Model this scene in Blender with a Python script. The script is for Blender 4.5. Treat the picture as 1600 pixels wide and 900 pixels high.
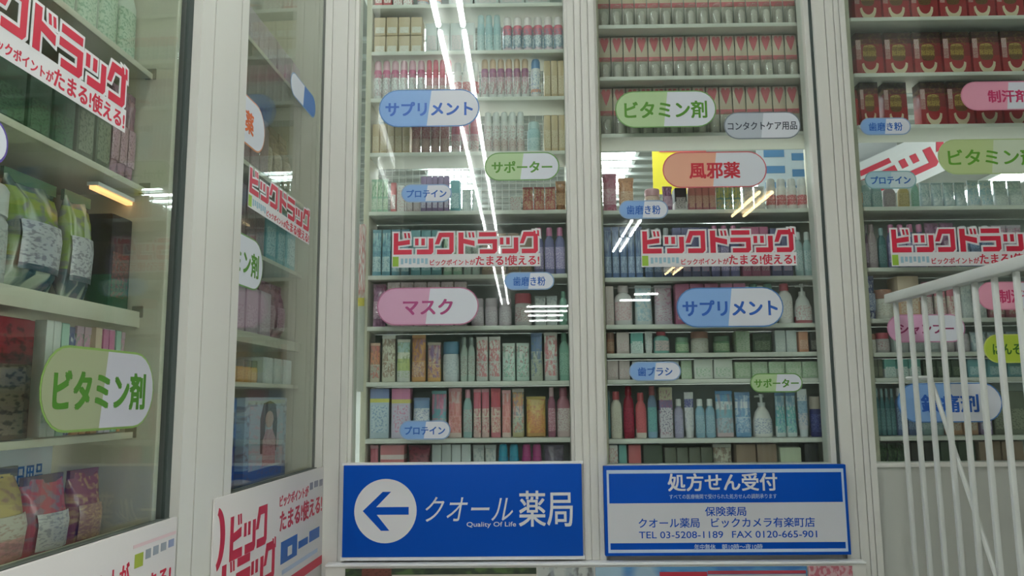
import bpy, bmesh, math, random
from mathutils import Vector, Matrix, Euler
random.seed(7)
SC = bpy.context.scene
COL = SC.collection
for o in list(bpy.data.objects):
    bpy.data.objects.remove(o)

# ------------------------------------------------------------------ camera
EYE = 1.40                      # camera height above the pavement
F = 1244.0                      # focal length in pixels of a 1600 wide frame (28 mm)
PITCH, ROLL, YAW = math.radians(7.9), math.radians(-0.5), math.radians(0.75)
CAMPOS = Vector((0, 0, EYE))
CAMROT = Matrix.Rotation(YAW, 3, 'Z') @ Matrix.Rotation(math.pi/2 + PITCH, 3, 'X') @ Matrix.Rotation(ROLL, 3, 'Z')
cd = bpy.data.cameras.new('camera'); cam = bpy.data.objects.new('camera', cd); COL.objects.link(cam)
cd.sensor_width = 36.0; cd.lens = F/1600*36.0; cd.clip_start = 0.02
cam.matrix_world = Matrix.Translation(CAMPOS) @ CAMROT.to_4x4()
SC.camera = cam

# ------------------------------------------------------------------ light and exposure
SC.view_settings.view_transform = 'Standard'; SC.view_settings.look = 'None'
SC.view_settings.gamma = 1.0; SC.view_settings.use_curve_mapping = False
SC.view_settings.exposure = 0.05
TUBE = 33.0                     # outside fluorescent tubes
WARMTUBE = 24.0
INLIGHT = 28.0                   # shop ceiling panels
SKY = (0.385, 0.39, 0.37); SKYS = 13.5
w = bpy.data.worlds.new('world'); SC.world = w; w.use_nodes = True
w.node_tree.nodes['Background'].inputs[0].default_value = (*SKY, 1)
w.node_tree.nodes['Background'].inputs[1].default_value = SKYS
SC.cycles.transparent_max_bounces = 24
SC.cycles.max_bounces = 8

# ------------------------------------------------------------------ geometry of the place
YF = 3.0                        # the shop front's glass
def ray(px, py):
    return CAMROT @ Vector(((px-800)/F, -(py-450)/F, -1.0))
def PY(px, py, y):
    r = ray(px, py); return CAMPOS + r*((y-CAMPOS.y)/r.y)
DW = ray(862, 622); DW.z = 0; DW.normalize()        # direction of the side windows, away from the street
NW = Vector((DW.y, -DW.x, 0))                       # outward (towards the pavement)
CW = PY(505, 370, YF); CW.z = 0                      # inner corner
def PW(px, py, off=0.0):
    r = ray(px, py); c = CW + NW*off
    return CAMPOS + r*(((c-CAMPOS).dot(NW))/r.dot(NW))
def SW(p): return (Vector((p.x, p.y, 0))-CW).dot(DW)  # along the side wall, 0 at the corner, negative to the street
def WP(s, z, off=0.0): return CW + DW*s + NW*off + Vector((0, 0, z))
FR_F = Matrix(((1,0,0,0),(0,0,-1,0),(0,1,0,0),(0,0,0,1)))           # plane frame of the front: x right, y up, z towards the viewer
FR_W = Matrix(((DW.x,0,NW.x,0),(DW.y,0,NW.y,0),(0,1,0,0),(0,0,0,1)))

# ------------------------------------------------------------------ materials
def srgb(h):
    if isinstance(h, tuple): return h
    h = h.lstrip('#'); v = [int(h[i:i+2], 16)/255 for i in (0, 2, 4)]
    return tuple(c/12.92 if c <= .04045 else ((c+.055)/1.055)**2.4 for c in v)
MATS = {}
def mat(col, rough=.5, metal=0.0, emit=0.0):
    k = (col, rough, metal, emit)
    if k in MATS: return MATS[k]
    m = bpy.data.materials.new('paint'); m.use_nodes = True
    b = m.node_tree.nodes['Principled BSDF']; c = (*srgb(col), 1)
    b.inputs['Base Color'].default_value = c; b.inputs['Roughness'].default_value = rough; b.inputs['Metallic'].default_value = metal
    if emit: b.inputs['Emission Color'].default_value = c; b.inputs['Emission Strength'].default_value = emit
    MATS[k] = m; return m
def worn(col, col2, scale=6, rough=.45, amount=.35, stretch=(1,1,1)):
    k = ('worn', col, col2, scale, rough, amount, stretch)
    if k in MATS: return MATS[k]
    m = bpy.data.materials.new('coated_metal'); m.use_nodes = True; nt = m.node_tree; b = nt.nodes['Principled BSDF']
    tc = nt.nodes.new('ShaderNodeTexCoord'); mp = nt.nodes.new('ShaderNodeMapping'); mp.inputs['Scale'].default_value = stretch
    n = nt.nodes.new('ShaderNodeTexNoise'); n.inputs['Scale'].default_value = scale; n.inputs['Detail'].default_value = 6
    mx = nt.nodes.new('ShaderNodeMix'); mx.data_type = 'RGBA'
    mul = nt.nodes.new('ShaderNodeMath'); mul.operation = 'MULTIPLY'; mul.inputs[1].default_value = amount*2
    nt.links.new(tc.outputs['Object'], mp.inputs['Vector']); nt.links.new(mp.outputs[0], n.inputs['Vector'])
    nt.links.new(n.outputs['Fac'], mul.inputs[0]); nt.links.new(mul.outputs[0], mx.inputs['Factor'])
    mx.inputs['A'].default_value = (*srgb(col), 1); mx.inputs['B'].default_value = (*srgb(col2), 1)
    nt.links.new(mx.outputs['Result'], b.inputs['Base Color']); b.inputs['Roughness'].default_value = rough
    MATS[k] = m; return m
def printed(stops, ink=None, ink2=None, rough=.4, scale=9.0, band=(0.0, 1.0), thr=.56, seed=0.0):
    """package print: colour bands by height, with blotchy printed marks inside a height range"""
    k = ('print', tuple(stops), ink, ink2, rough, scale, band, thr, seed)
    if k in MATS: return MATS[k]
    m = bpy.data.materials.new('package_print'); m.use_nodes = True; nt = m.node_tree; b = nt.nodes['Principled BSDF']
    N, L = nt.nodes.new, nt.links.new
    tc = N('ShaderNodeTexCoord'); sp = N('ShaderNodeSeparateXYZ'); L(tc.outputs['Generated'], sp.inputs[0])
    rp = N('ShaderNodeValToRGB'); rp.color_ramp.interpolation = 'CONSTANT'
    els = rp.color_ramp.elements
    els[0].position = 0.0; els[0].color = (*srgb(stops[0][1]), 1)
    if len(stops) == 1: els[1].position = 1.0; els[1].color = (*srgb(stops[0][1]), 1)
    for i, (p, c) in enumerate(stops[1:]):
        e = els[1] if i == 0 else els.new(p)
        e.position = p; e.color = (*srgb(c), 1)
    L(sp.outputs['Z'], rp.inputs[0]); out = rp.outputs[0]
    for q, ik in enumerate((ink, ink2)):
        if not ik: continue
        mp = N('ShaderNodeMapping'); mp.inputs['Location'].default_value = (seed*3.1+q*7, q*5, seed*1.7)
        mp.inputs['Scale'].default_value = (1, .2, 1.9) if q == 0 else (1.6, .2, .8)
        L(tc.outputs['Generated'], mp.inputs['Vector'])
        nz = N('ShaderNodeTexNoise'); nz.inputs['Scale'].default_value = scale*(1 if q == 0 else .45); nz.inputs['Detail'].default_value = 1.5
        L(mp.outputs[0], nz.inputs['Vector'])
        g = N('ShaderNodeMapRange'); g.inputs['From Min'].default_value = thr-.06; g.inputs['From Max'].default_value = thr+.05; g.inputs['To Max'].default_value = .72; L(nz.outputs['Fac'], g.inputs['Value'])
        a = N('ShaderNodeMath'); a.operation = 'GREATER_THAN'; a.inputs[1].default_value = band[0]; L(sp.outputs['Z'], a.inputs[0])
        c = N('ShaderNodeMath'); c.operation = 'LESS_THAN'; c.inputs[1].default_value = band[1]; L(sp.outputs['Z'], c.inputs[0])
        d = N('ShaderNodeMath'); d.operation = 'MULTIPLY'; L(a.outputs[0], d.inputs[0]); L(c.outputs[0], d.inputs[1])
        e = N('ShaderNodeMath'); e.operation = 'MULTIPLY'; L(d.outputs[0], e.inputs[0]); L(g.outputs[0], e.inputs[1])
        mx = N('ShaderNodeMix'); mx.data_type = 'RGBA'; L(e.outputs[0], mx.inputs['Factor']); L(out, mx.inputs['A'])
        mx.inputs['B'].default_value = (*srgb(ik), 1); out = mx.outputs['Result']
    L(out, b.inputs['Base Color']); b.inputs['Roughness'].default_value = rough
    MATS[k] = m; return m
def glass_mat(tint=(0.93, 0.97, 0.955), base=.04, gain=1.0):
    """thin pane: straight through, plus a Schlick mirror reflection on each face"""
    m = bpy.data.materials.new('window_glass'); m.use_nodes = True; nt = m.node_tree; N, L = nt.nodes.new, nt.links.new
    for n in list(nt.nodes): nt.nodes.remove(n)
    ge = N('ShaderNodeNewGeometry'); dp = N('ShaderNodeVectorMath'); dp.operation = 'DOT_PRODUCT'
    L(ge.outputs['Incoming'], dp.inputs[0]); L(ge.outputs['Normal'], dp.inputs[1])
    ab = N('ShaderNodeMath'); ab.operation = 'ABSOLUTE'; L(dp.outputs['Value'], ab.inputs[0])
    iv = N('ShaderNodeMath'); iv.operation = 'SUBTRACT'; iv.inputs[0].default_value = 1; L(ab.outputs[0], iv.inputs[1])
    pw = N('ShaderNodeMath'); pw.operation = 'POWER'; pw.inputs[1].default_value = 5; L(iv.outputs[0], pw.inputs[0])
    ma = N('ShaderNodeMath'); ma.operation = 'MULTIPLY_ADD'; ma.inputs[1].default_value = (1-base)*gain; ma.inputs[2].default_value = base; L(pw.outputs[0], ma.inputs[0])
    tr = N('ShaderNodeBsdfTransparent'); tr.inputs[0].default_value = (*tint, 1)
    gl = N('ShaderNodeBsdfGlossy'); gl.inputs['Roughness'].default_value = 0.0
    mx = N('ShaderNodeMixShader'); L(ma.outputs[0], mx.inputs[0]); L(tr.outputs[0], mx.inputs[1]); L(gl.outputs[0], mx.inputs[2])
    ou = N('ShaderNodeOutputMaterial'); L(mx.outputs[0], ou.inputs[0]); return m
GLASS = glass_mat()
CLEAR = glass_mat((.93, .95, .93), .07)
FRAME = worn('#D9DAD4', '#C6C7C0', 3, .42, .3, (1, 1, .15))
FRAME_IN = worn('#CFCBB8', '#BDB9A4', 3, .5, .35, (1, 1, .2))
SHELF = worn('#D9DAD2', '#C6C8C0', 5, .45, .3)
GASKET = mat('#3A4644', .6)
WHITE = mat('#E9ECEC', .35)

# ------------------------------------------------------------------ mesh helpers
def mesh_of(bm, m, smooth=None, name='mesh'):
    me = bpy.data.meshes.new(name); bmesh.ops.recalc_face_normals(bm, faces=bm.faces[:]); bm.to_mesh(me); bm.free()
    if m is not None: me.materials.append(m)
    if smooth:
        me.shade_smooth(); me.set_sharp_from_angle(angle=smooth)
    return me
def obj(name, me, parent=None, mx=None, label=None, **props):
    o = bpy.data.objects.new(name, me); COL.objects.link(o)
    if parent is not None: o.parent = parent
    if mx is not None:
        if isinstance(mx, Vector): o.location = mx
        else: o.matrix_local = mx
    if label: o['label'] = label
    for k, v in props.items(): o[k] = v
    return o
def thing(name, label, category, mx=None, group=None):
    o = obj(name, None, None, mx, label, category=category)
    o.empty_display_size = .05
    if group: o['group'] = group
    return o
def add_box(bm, lo, hi, bev=0.0):
    lo, hi = Vector(lo), Vector(hi); c = (lo+hi)/2; d = hi-lo
    r = bmesh.ops.create_cube(bm, size=1.0); vs = r['verts']
    for v in vs: v.co = Vector((v.co.x*d.x, v.co.y*d.y, v.co.z*d.z)) + c
    if bev:
        es = list({e for v in vs for e in v.link_edges})
        bmesh.ops.bevel(bm, geom=es, offset=bev, segments=2, affect='EDGES', profile=.5)
def box_mesh(lo, hi, m, bev=0.0):
    bm = bmesh.new(); add_box(bm, lo, hi, bev); return mesh_of(bm, m, .5 if bev else None)
def add_prism(bm, pts, z0, z1):
    """closed outline in xy, extruded along z"""
    a = [bm.verts.new((x, y, z0)) for x, y in pts]; b = [bm.verts.new((x, y, z1)) for x, y in pts]; n = len(pts)
    bm.faces.new(b); bm.faces.new(a[::-1])
    for i in range(n): bm.faces.new((a[i], a[(i+1) % n], b[(i+1) % n], b[i]))
def prism(pts, z0, z1, m):
    bm = bmesh.new(); add_prism(bm, pts, z0, z1)
    return mesh_of(bm, m)
def ring_prism(outer, inner, z0, z1, m):
    bm = bmesh.new(); n = len(outer)
    V = [[bm.verts.new((x, y, z)) for x, y in p] for z in (z0, z1) for p in (outer, inner)]
    for i in range(n):
        j = (i+1) % n
        bm.faces.new((V[0][i], V[0][j], V[2][j], V[2][i])); bm.faces.new((V[1][i], V[3][i], V[3][j], V[1][j]))
        bm.faces.new((V[2][i], V[2][j], V[3][j], V[3][i])); bm.faces.new((V[0][i], V[1][i], V[1][j], V[0][j]))
    return mesh_of(bm, m)
def add_tube(bm, p, q, r, n=10, r2=None):
    p, q = Vector(p), Vector(q); d = (q-p).normalized()
    a = d.orthogonal().normalized(); b = d.cross(a); r2 = r if r2 is None else r2
    A = [bm.verts.new(p+(a*math.cos(t)+b*math.sin(t))*r) for t in [2*math.pi*i/n for i in range(n)]]
    B = [bm.verts.new(q+(a*math.cos(t)+b*math.sin(t))*r2) for t in [2*math.pi*i/n for i in range(n)]]
    for i in range(n): bm.faces.new((A[i], A[(i+1) % n], B[(i+1) % n], B[i]))
    bm.faces.new(A[::-1]); bm.faces.new(B)
def tube_mesh(p, q, r, m, n=10):
    bm = bmesh.new(); add_tube(bm, p, q, r, n); return mesh_of(bm, m, .7)
def se(t, rx, ry, e):
    c, s = math.cos(t), math.sin(t)
    return rx*math.copysign(abs(c)**(2/e), c), ry*math.copysign(abs(s)**(2/e), s)
def loft(rings, m, n=20, smooth=.7, wob=None):
    """rings: (z, rx, ry, exponent[, cx, cy]) from bottom to top; superellipse sections"""
    bm = bmesh.new(); R = []
    for g in rings:
        z, rx, ry, e = g[:4]; cx, cy = (g[4], g[5]) if len(g) > 4 else (0, 0)
        row = []
        for i in range(n):
            x, y = se(2*math.pi*(i+.5)/n, rx, ry, e)
            if wob: dx, dy, dz = wob(x/max(rx, 1e-6), y, z); x += dx; y += dy
            row.append(bm.verts.new((x+cx, y+cy, z + (wob(x/max(rx, 1e-6), y, z)[2] if wob else 0))))
        R.append(row)
    for a, b in zip(R, R[1:]):
        for i in range(n): bm.faces.new((a[i], a[(i+1) % n], b[(i+1) % n], b[i]))
    bm.faces.new(R[0][::-1]); bm.faces.new(R[-1])
    return mesh_of(bm, m, smooth)
def wrap(rings, z0, z1, m, span=(205, 335), off=.0006, n=14, smooth=.7):
    """a label lying on the front (-y side) of a loft between z0 and z1, as a thin shell"""
    zs = sorted({z0, z1, *[g[0] for g in rings if z0 < g[0] < z1], (z0+z1)/2}); bm = bmesh.new(); S = []
    for lay in (off, off-.0012):
        R = []
        for z in zs:
            for a, b in zip(rings, rings[1:]):
                if a[0] <= z <= b[0]+1e-9: break
            t = 0 if b[0] == a[0] else (z-a[0])/(b[0]-a[0]); rx, ry, e = [a[k]*(1-t)+b[k]*t for k in (1, 2, 3)]
            R.append([bm.verts.new((*se(math.radians(span[0]+(span[1]-span[0])*i/n), rx+lay, ry+lay, e), z)) for i in range(n+1)])
        S.append(R)
    k = len(zs)
    for R in S:
        for a, b in zip(R, R[1:]):
            for i in range(n): bm.faces.new((a[i], a[i+1], b[i+1], b[i]))
    for r in (0, k-1):
        for i in range(n): bm.faces.new((S[0][r][i], S[0][r][i+1], S[1][r][i+1], S[1][r][i]))
    for c in (0, n):
        for r in range(k-1): bm.faces.new((S[0][r][c], S[0][r+1][c], S[1][r+1][c], S[1][r][c]))
    return mesh_of(bm, m, smooth)
TEXTS = {}
def text_mesh(s, w, h, depth, m, bold=0.0, slant=0.0):
    """lettering scaled to w x h (h None keeps the type's own proportion), centred, from z 0 to depth"""
    cu = bpy.data.curves.new('lettering', 'FONT'); cu.body = s; cu.extrude = .02;  cu.resolution_u = 3; cu.shear = slant
    o = bpy.data.objects.new('lettering', cu); COL.objects.link(o)
    bpy.context.view_layer.update(); dg = bpy.context.evaluated_depsgraph_get()
    me = bpy.data.meshes.new_from_object(o.evaluated_get(dg)); bpy.data.objects.remove(o); bpy.data.curves.remove(cu)
    xs = [v.co.x for v in me.vertices]; ys = [v.co.y for v in me.vertices]
    x0, x1, y0, y1 = min(xs), max(xs), min(ys), max(ys); kx = w/(x1-x0); ky = kx if h is None else h/(y1-y0)
    for v in me.vertices:
        v.co = ((v.co.x-(x0+x1)/2)*kx, (v.co.y-(y0+y1)/2)*ky, (v.co.z/.04+.5)*depth)
    if bold > .004:            # heavier strokes: the glyphs repeated with a small shift
        b = bold*.95*(w/max(1, len(s))); bm = bmesh.new()
        for q, (dx, dy) in enumerate(((-1, -1), (1, -1), (-1, 1), (1, 1), (0, 0))):
            c = me.copy(); c.transform(Matrix.Translation((dx*b, dy*b*.8, q*1e-5))); bm.from_mesh(c); bpy.data.meshes.remove(c)
        bm.to_mesh(me); bm.free()
    me.materials.clear(); me.materials.append(m); return me
def rect(x0, y0, x1, y1): return [(x0, y0), (x1, y0), (x1, y1), (x0, y1)]
def grow(poly, d):
    """convex polygon moved out by d"""
    a = sum(p[0]*q[1]-q[0]*p[1] for p, q in zip(poly, poly[1:]+poly[:1]))
    P = poly if a > 0 else poly[::-1]; n = len(P); L = []
    for i in range(n):
        (x0, y0), (x1, y1) = P[i], P[(i+1) % n]; l = math.hypot(x1-x0, y1-y0); L.append(((y1-y0)/l, -(x1-x0)/l, ((y1-y0)*x0-(x1-x0)*y0)/l+d))
    out = []
    for i in range(n):
        a1, b1, c1 = L[i-1]; a2, b2, c2 = L[i]; D = a1*b2-a2*b1
        out.append(((c1*b2-c2*b1)/D, (a1*c2-a2*c1)/D))
    return out
def circle(cx, cy, r, n=40, a0=0, a1=360): return [(cx+r*math.cos(math.radians(a0+(a1-a0)*i/n)), cy+r*math.sin(math.radians(a0+(a1-a0)*i/n))) for i in range(n)]
def frame_at(p, fr):
    m = fr.copy(); m.translation = p; return m
def structure(name, me, mx=None): return obj(name, me, None, mx, kind='structure')

# ================================================================== THE SETTING
TOPZ = EYE+2.52
def xf(px, py=370, y=YF): return PY(px, py, y).x
SILL = PY(1400, 724, YF).z
X_END = 2.45
# pavement and the arcade soffit with its tube lights
structure('floor_pavement', box_mesh((-5, -26, -.05), (4.3, 2.93, 0), worn('#B2B3AE', '#9C9D98', 2, .7)))
structure('ceiling_arcade', box_mesh((-3.2, -26, TOPZ), (4.3, 2.90, TOPZ+.08), worn('#C9CCC6', '#BBBEB8', 2, .6)))
BLOCKER = worn('#8F938D', '#7E827C', 2, .7)  # surface of the unseen walls added to block sky light
structure('wall_added_right', box_mesh((4.0, -26, 0), (4.3, -0.3, TOPZ), BLOCKER))  # added out of view, so sky light enters only by a side opening
structure('wall_added_blocker', box_mesh((2.45, 1.35, 0), (2.75, 3.1, TOPZ), BLOCKER))  # unseen slab, added to keep side light off the right of the front
structure('wall_added_left', box_mesh((-3.2, -26, 0), (-3.0, .1, TOPZ), BLOCKER))  # added out of view, shuts out sky light on the left
structure('wall_added_end', box_mesh((-3.2, -26.2, 0), (4.3, -26, TOPZ), BLOCKER))  # added far behind the camera, closes off the sky there
# shop interior
structure('floor_shop', box_mesh((-6, 0.2, -.06), (6, 10, -.005), worn('#B9B6AA', '#A9A69A', 2, .35)))
ICZ = EYE+1.95
ICEIL = worn('#8E9490', '#7C827E', 8, .7)
structure('ceiling_shop', box_mesh((-6, 3.06, ICZ), (6, 10, ICZ+.06), ICEIL))
structure('ceiling_shop_wing', box_mesh((-6, 0.2, ICZ), (-1.0, 3.06, ICZ+.06), ICEIL))
IWALL = worn('#C9CCC6', '#B5B8B2', 2, .6)
structure('wall_back', box_mesh((-6, 10, 0), (6, 10.1, TOPZ), IWALL))
structure('wall_left', box_mesh((-6.1, 0.2, 0), (-6, 10, TOPZ), IWALL))
structure('wall_right', box_mesh((6, 3.0, 0), (6.1, 10, TOPZ), IWALL))
structure('wall_near', box_mesh((-6, 0.1, 0), (-1.15, 0.2, TOPZ), IWALL))

# mullions of the front: plan profiles, extruded upwards
def mullion(name, x0, x1, y0, y1, grooves, z0=0.0, z1=TOPZ, m=FRAME, gw=.004, gd=.007):
    pts = [(x0, y1), (x0, y0)]
    for g in sorted(grooves):
        pts += [(g-gw/2, y0), (g-gw/2, y0+gd), (g+gw/2, y0+gd), (g+gw/2, y0)]
    pts += [(x1, y0), (x1, y1)]
    return structure(name, prism(pts, z0, z1, m))
ya, yb = 2.955, 3.05
XC0, XC1 = xf(505), xf(552)
mullion('trim_corner', XC0, XC1, ya, yb, [xf(517), xf(542)])
mullion('trim_corner_stop', XC1, xf(557), ya+.018, yb, [])
XM0, XM1 = xf(891), xf(934)
mullion('trim_centre', XM0, XM1, ya, yb, [xf(902), xf(912.5), xf(924)])
mullion('trim_centre_stop', XM1, xf(939), ya+.02, yb, [])
mullion('trim_centre_jamb', xf(886.5), XM0, ya+.025, yb, [])
XR0, XR1 = xf(1285), xf(1337)
mullion('trim_right_jamb', xf(1273), xf(1281), ya+.018, yb, [])
structure('trim_right_gasket', box_mesh((xf(1281), ya+.012, SILL), (XR0, yb, TOPZ), GASKET))
mullion('trim_right', XR0, XR1, ya, yb, [xf(1304), xf(1318), xf(1327)])
mullion('trim_far', X_END-.1, X_END, ya, yb, [])
bays = [(xf(557), xf(886.5)), (xf(939), xf(1273)), (XR1, X_END-.1)]
for i, (a, b) in enumerate(bays):
    structure('window_%d' % (i+1), box_mesh((a-.004, YF-.004, SILL), (b+.004, YF+.004, TOPZ), GLASS))
    structure('wall_spandrel_%s' % ('arrow', 'notice', 'railing')[i], box_mesh((a-.004, 2.975, 0), (b+.004, 3.045, SILL-.012), worn('#B9BDB7', '#AEB2AC', 2, .5, .4) if i == 2 else FRAME))
    structure('trim_sill_%d' % (i+1), box_mesh((a-.004, 2.965, SILL-.012), (b+.004, 3.05, SILL+.004), FRAME, .003))

# side windows (the return wall on the left)
def wslab(name, s0, s1, o0, o1, z0, z1, m, bev=0.0):
    """slab on the side wall: along s, out from o0 to o1"""
    me = box_mesh((s0, z0, o0), (s1, z1, o1), m, bev)
    return structure(name, me, frame_at(CW, FR_W))
def sw(px, py=450, off=0.0): return SW(PW(px, py, off))
SA0, SA1 = -2.3, sw(272, 400)
SB0, SB1 = sw(358, 400), sw(501, 400)
BZA = PW(244.5, 815.7).z; BZB = PW(494, 731).z
wslab('trim_side_corner', SB1+.006, 0.02, -.05, .025, 0, TOPZ, FRAME)
wslab('trim_side_corner_gasket', SB1-.016, SB1+.006, -.05, .008, BZB-.05, TOPZ, GASKET)
def wmullion(name, s0, s1, o0, o1, grooves, m=FRAME):
    pts = [(s0, o0)]
    pts2 = [(s0, o1)]
    for g in grooves: pts2 += [(g-.003, o1), (g-.003, o1-.008), (g+.003, o1-.008), (g+.003, o1)]
    pts2 += [(s1, o1), (s1, o0)]
    bm = bmesh.new(); add_prism(bm, pts+pts2, 0, TOPZ)
    mx = Matrix(((DW.x, NW.x, 0, CW.x), (DW.y, NW.y, 0, CW.y), (0, 0, 1, 0), (0, 0, 0, 1)))
    return structure(name, mesh_of(bm, m), mx)
sm0, sm1 = SA1+.022, SB0
wmullion('trim_side_mullion', sm0, sm1, -.05, .03, [sm0+.075, sm1-.05])
wslab('trim_side_gasket', SA1, sm0, -.05, .008, BZA-.05, TOPZ, GASKET)
wslab('window_4', SA0, SA1+.002, -.004, .004, BZA, TOPZ, GLASS)
wslab('window_5', SB0-.002, SB1+.004, -.004, .004, BZB, TOPZ, GLASS)
wslab('trim_side_sill_street', SA0, sm0, -.045, .004, BZA-.02, BZA-.004, FRAME_IN)
wslab('trim_side_sill_street_gasket', SA0, sm0, -.010, .010, BZA-.004, BZA+.004, mat('#59605C', .5))
wslab('trim_side_sill_corner', SB0, SB1, -.045, .004, BZB-.016, BZB-.004, FRAME_IN)
wslab('trim_side_sill_corner_gasket', SB0, SB1, -.010, .010, BZB-.004, BZB+.004, mat('#59605C', .5))
wslab('wall_side_spandrel_street', SA0, sm0, -.045, .003, 0, BZA-.02, FRAME)
wslab('wall_side_spandrel_corner', SB0, SB1, -.045, .003, 0, BZB-.016, FRAME)
wslab('trim_side_end', SA0-.1, SA0, -.05, .03, 0, TOPZ, FRAME)

# ================================================================== PRODUCTS
def shade(h, k):
    h = h.lstrip('#'); return '#%02X%02X%02X' % tuple(max(0, min(255, int(int(h[i:i+2], 16)*k))) for i in (0, 2, 4))
def tol(c): return [(0, c)] if isinstance(c, str) else list(c)
SEED = [0]
def build(kind, w, h, S):
    """parts of one product standing on z=0, front towards -y: list of (name, mesh, parent index or None)"""
    body, cap, lab, ink, ink2 = tol(S.get('body', '#E8E8E4')), S.get('cap', '#E8E8E8'), S.get('label'), S.get('ink'), S.get('ink2')
    SEED[0] += 1; sd = SEED[0] % 37
    pr = lambda st, a=ink, b=ink2, **k: printed(tol(st), a, b, seed=sd, **k)
    r = w/2*.96; P = []
    if kind == 'spray_can':
        rings = [(0, r*.94, r*.94, 2), (h*.02, r, r, 2), (h*.70, r, r, 2), (h*.75, r*.86, r*.86, 2), (h*.77, r*.8, r*.8, 2)]
        P.append(('body', loft(rings, pr(body, band=(.15, .85)), 18), None))
        P.append(('cap', loft([(h*.755, r*.9, r*.9, 2), (h*.93, r*.86, r*.86, 2), (h*.985, r*.72, r*.72, 2), (h, r*.5, r*.5, 2)], mat(cap, .3), 18), None))
        if lab: P.append(('label', wrap(rings, h*.2, h*.62, pr(lab, ink, None)), None))
    elif kind == 'bottle':
        d = min(r*.72, .04); e = 3.2; nr = min(r*.5, .018)
        rings = [(0, r*.92, d*.92, e), (h*.03, r, d, e), (h*.64, r, d, e), (h*.74, r*.84, d*.86, 2.6), (h*.80, nr*1.05, nr*1.05, 2), (h*.84, nr*.9, nr*.9, 2)]
        P.append(('body', loft(rings, pr(body, None, None), 22), None))
        P.append(('cap', loft([(h*.82, nr*1.25, nr*1.25, 2), (h*.98, nr*1.18, nr*1.18, 2), (h, nr*1.0, nr*1.0, 2)], mat(cap, .3), 16), None))
        P.append(('label', wrap(rings, h*.12, h*.58, pr(lab or shade(body[-1][1], 1.15), ink, ink2)), None))
    elif kind == 'pump_bottle':
        d = min(r*.8, .045); e = 2.6
        rings = [(0, r*.9, d*.9, e), (h*.03, r, d, e), (h*.38, r*.97, d*.97, e), (h*.58, r*.72, d*.75, 2.3), (h*.68, r*.42, d*.5, 2), (h*.72, r*.34, d*.42, 2)]
        P.append(('body', loft(rings, pr(body, None, None), 22), None))
        bm = bmesh.new(); add_tube(bm, (0, 0, h*.71), (0, 0, h*.80), r*.4, 14); add_tube(bm, (0, 0, h*.8), (0, 0, h*.92), r*.14, 10)
        add_tube(bm, (0, 0, h*.92), (0, 0, h), r*.3, 12, r*.22); add_tube(bm, (0, 0, h*.955), (-r*.75, -r*.1, h*.94), r*.11, 8)
        P.append(('pump', mesh_of(bm, mat(cap, .3), .7), None))
        P.append(('label', wrap(rings, h*.08, h*.44, pr(lab or '#D8E4EC', ink, ink2)), None))
    elif kind == 'jar':
        rings = [(0, r*.9, r*.9, 2), (h*.05, r, r, 2), (h*.62, r, r, 2), (h*.70, r*.88, r*.88, 2)]
        P.append(('body', loft(rings, pr(body, None, None), 22), None))
        P.append(('lid', loft([(h*.69, r*.98, r*.98, 2), (h*.95, r*.98, r*.98, 2), (h, r*.9, r*.9, 2)], mat(cap, .35), 22), None))
        P.append(('label', wrap(rings, h*.12, h*.56, pr(lab or '#E9E6DC', ink, ink2)), None))
    elif kind == 'tube':
        d = min(r*.8, .03)
        rings = [(h*.15, r*.86, d*.9, 2), (h*.22, r*.95, d, 2.2), (h*.6, r*.98, d*.6, 2.4), (h*.95, r, .0022, 4), (h, r, .002, 4)]
        P.append(('body', loft(rings, pr(body, ink, ink2, band=(.1, .85)), 22), None))
        P.append(('cap', loft([(0, r*.78, d*.85, 2), (h*.16, r*.84, d*.88, 2)], mat(cap, .3), 18), None))
    elif kind == 'pouch':
        d = min(w*.34, .045)
        rings = [(0, r*.92, d*.62, 3.5), (h*.02, r, d*.8, 3.5), (h*.2, r, d, 2.6), (h*.5, r*.97, d*.72, 2.6), (h*.78, r*.96, d*.32, 2.8), (h*.92, r*.97, .004, 3.5), (h*.925, r*.97, .0022, 6), (h*.985, r*.97, .002, 6)]
        P.append(('body', loft(rings, pr(body, ink, ink2, rough=.28, band=(.45, .95), scale=7), 26), None))
        P.append(('seal_strip', box_mesh((-r*.975, -.0032, h*.93), (r*.975, .0032, h), mat(cap, .35)), None))
        P.append(('label', wrap(rings, h*.1, h*.42 if not S.get('big') else h*.66, pr(lab or '#EFEFEA', ink, ink2, rough=.3), (215, 325)), None))
    elif kind == 'bag':
        d = min(w*.3, .06)
        def wob(u, y, z): return (0, .004*math.sin(u*9+z*60), .004*math.sin(u*7)*min(1, z/(h*.2)))
        rings = [(0, r*.98, .002, 5), (h*.05, r*.96, .006, 4), (h*.18, r*.9, d*.8, 2.4), (h*.5, r*.92, d, 2.2), (h*.8, r*.93, d*.6, 2.4), (h*.93, r*.98, .006, 4), (h, r, .002, 5)]
        P.append(('body', loft(rings, pr(body, ink, ink2, rough=.22, scale=6), 26, wob=wob), None))
        P.append(('label', wrap(rings, h*.2, h*.62, pr(lab or '#E6E2DA', ink, None, rough=.3), (222, 318), off=.006), None))
        P.append(('header', box_mesh((-r, -.004, h*.95), (r, .004, h*1.05), mat(cap, .4)), None))
    elif kind in ('carton', 'stacked_carton'):
        d = S.get('d', min(w*1.1, .09))/2
        P.append(('box', box_mesh((-r, -d, 0), (r, d, h), pr(body, ink2, None, band=(.05, .95)), .0016), None))
        P.append(('label', box_mesh((-r*.8, -d-.0008, h*S.get('l0', .12)), (r*.8, -d+.001, h*S.get('l1', .6)), pr(lab or '#E9E7E0', ink, None, scale=7)), None))
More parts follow.
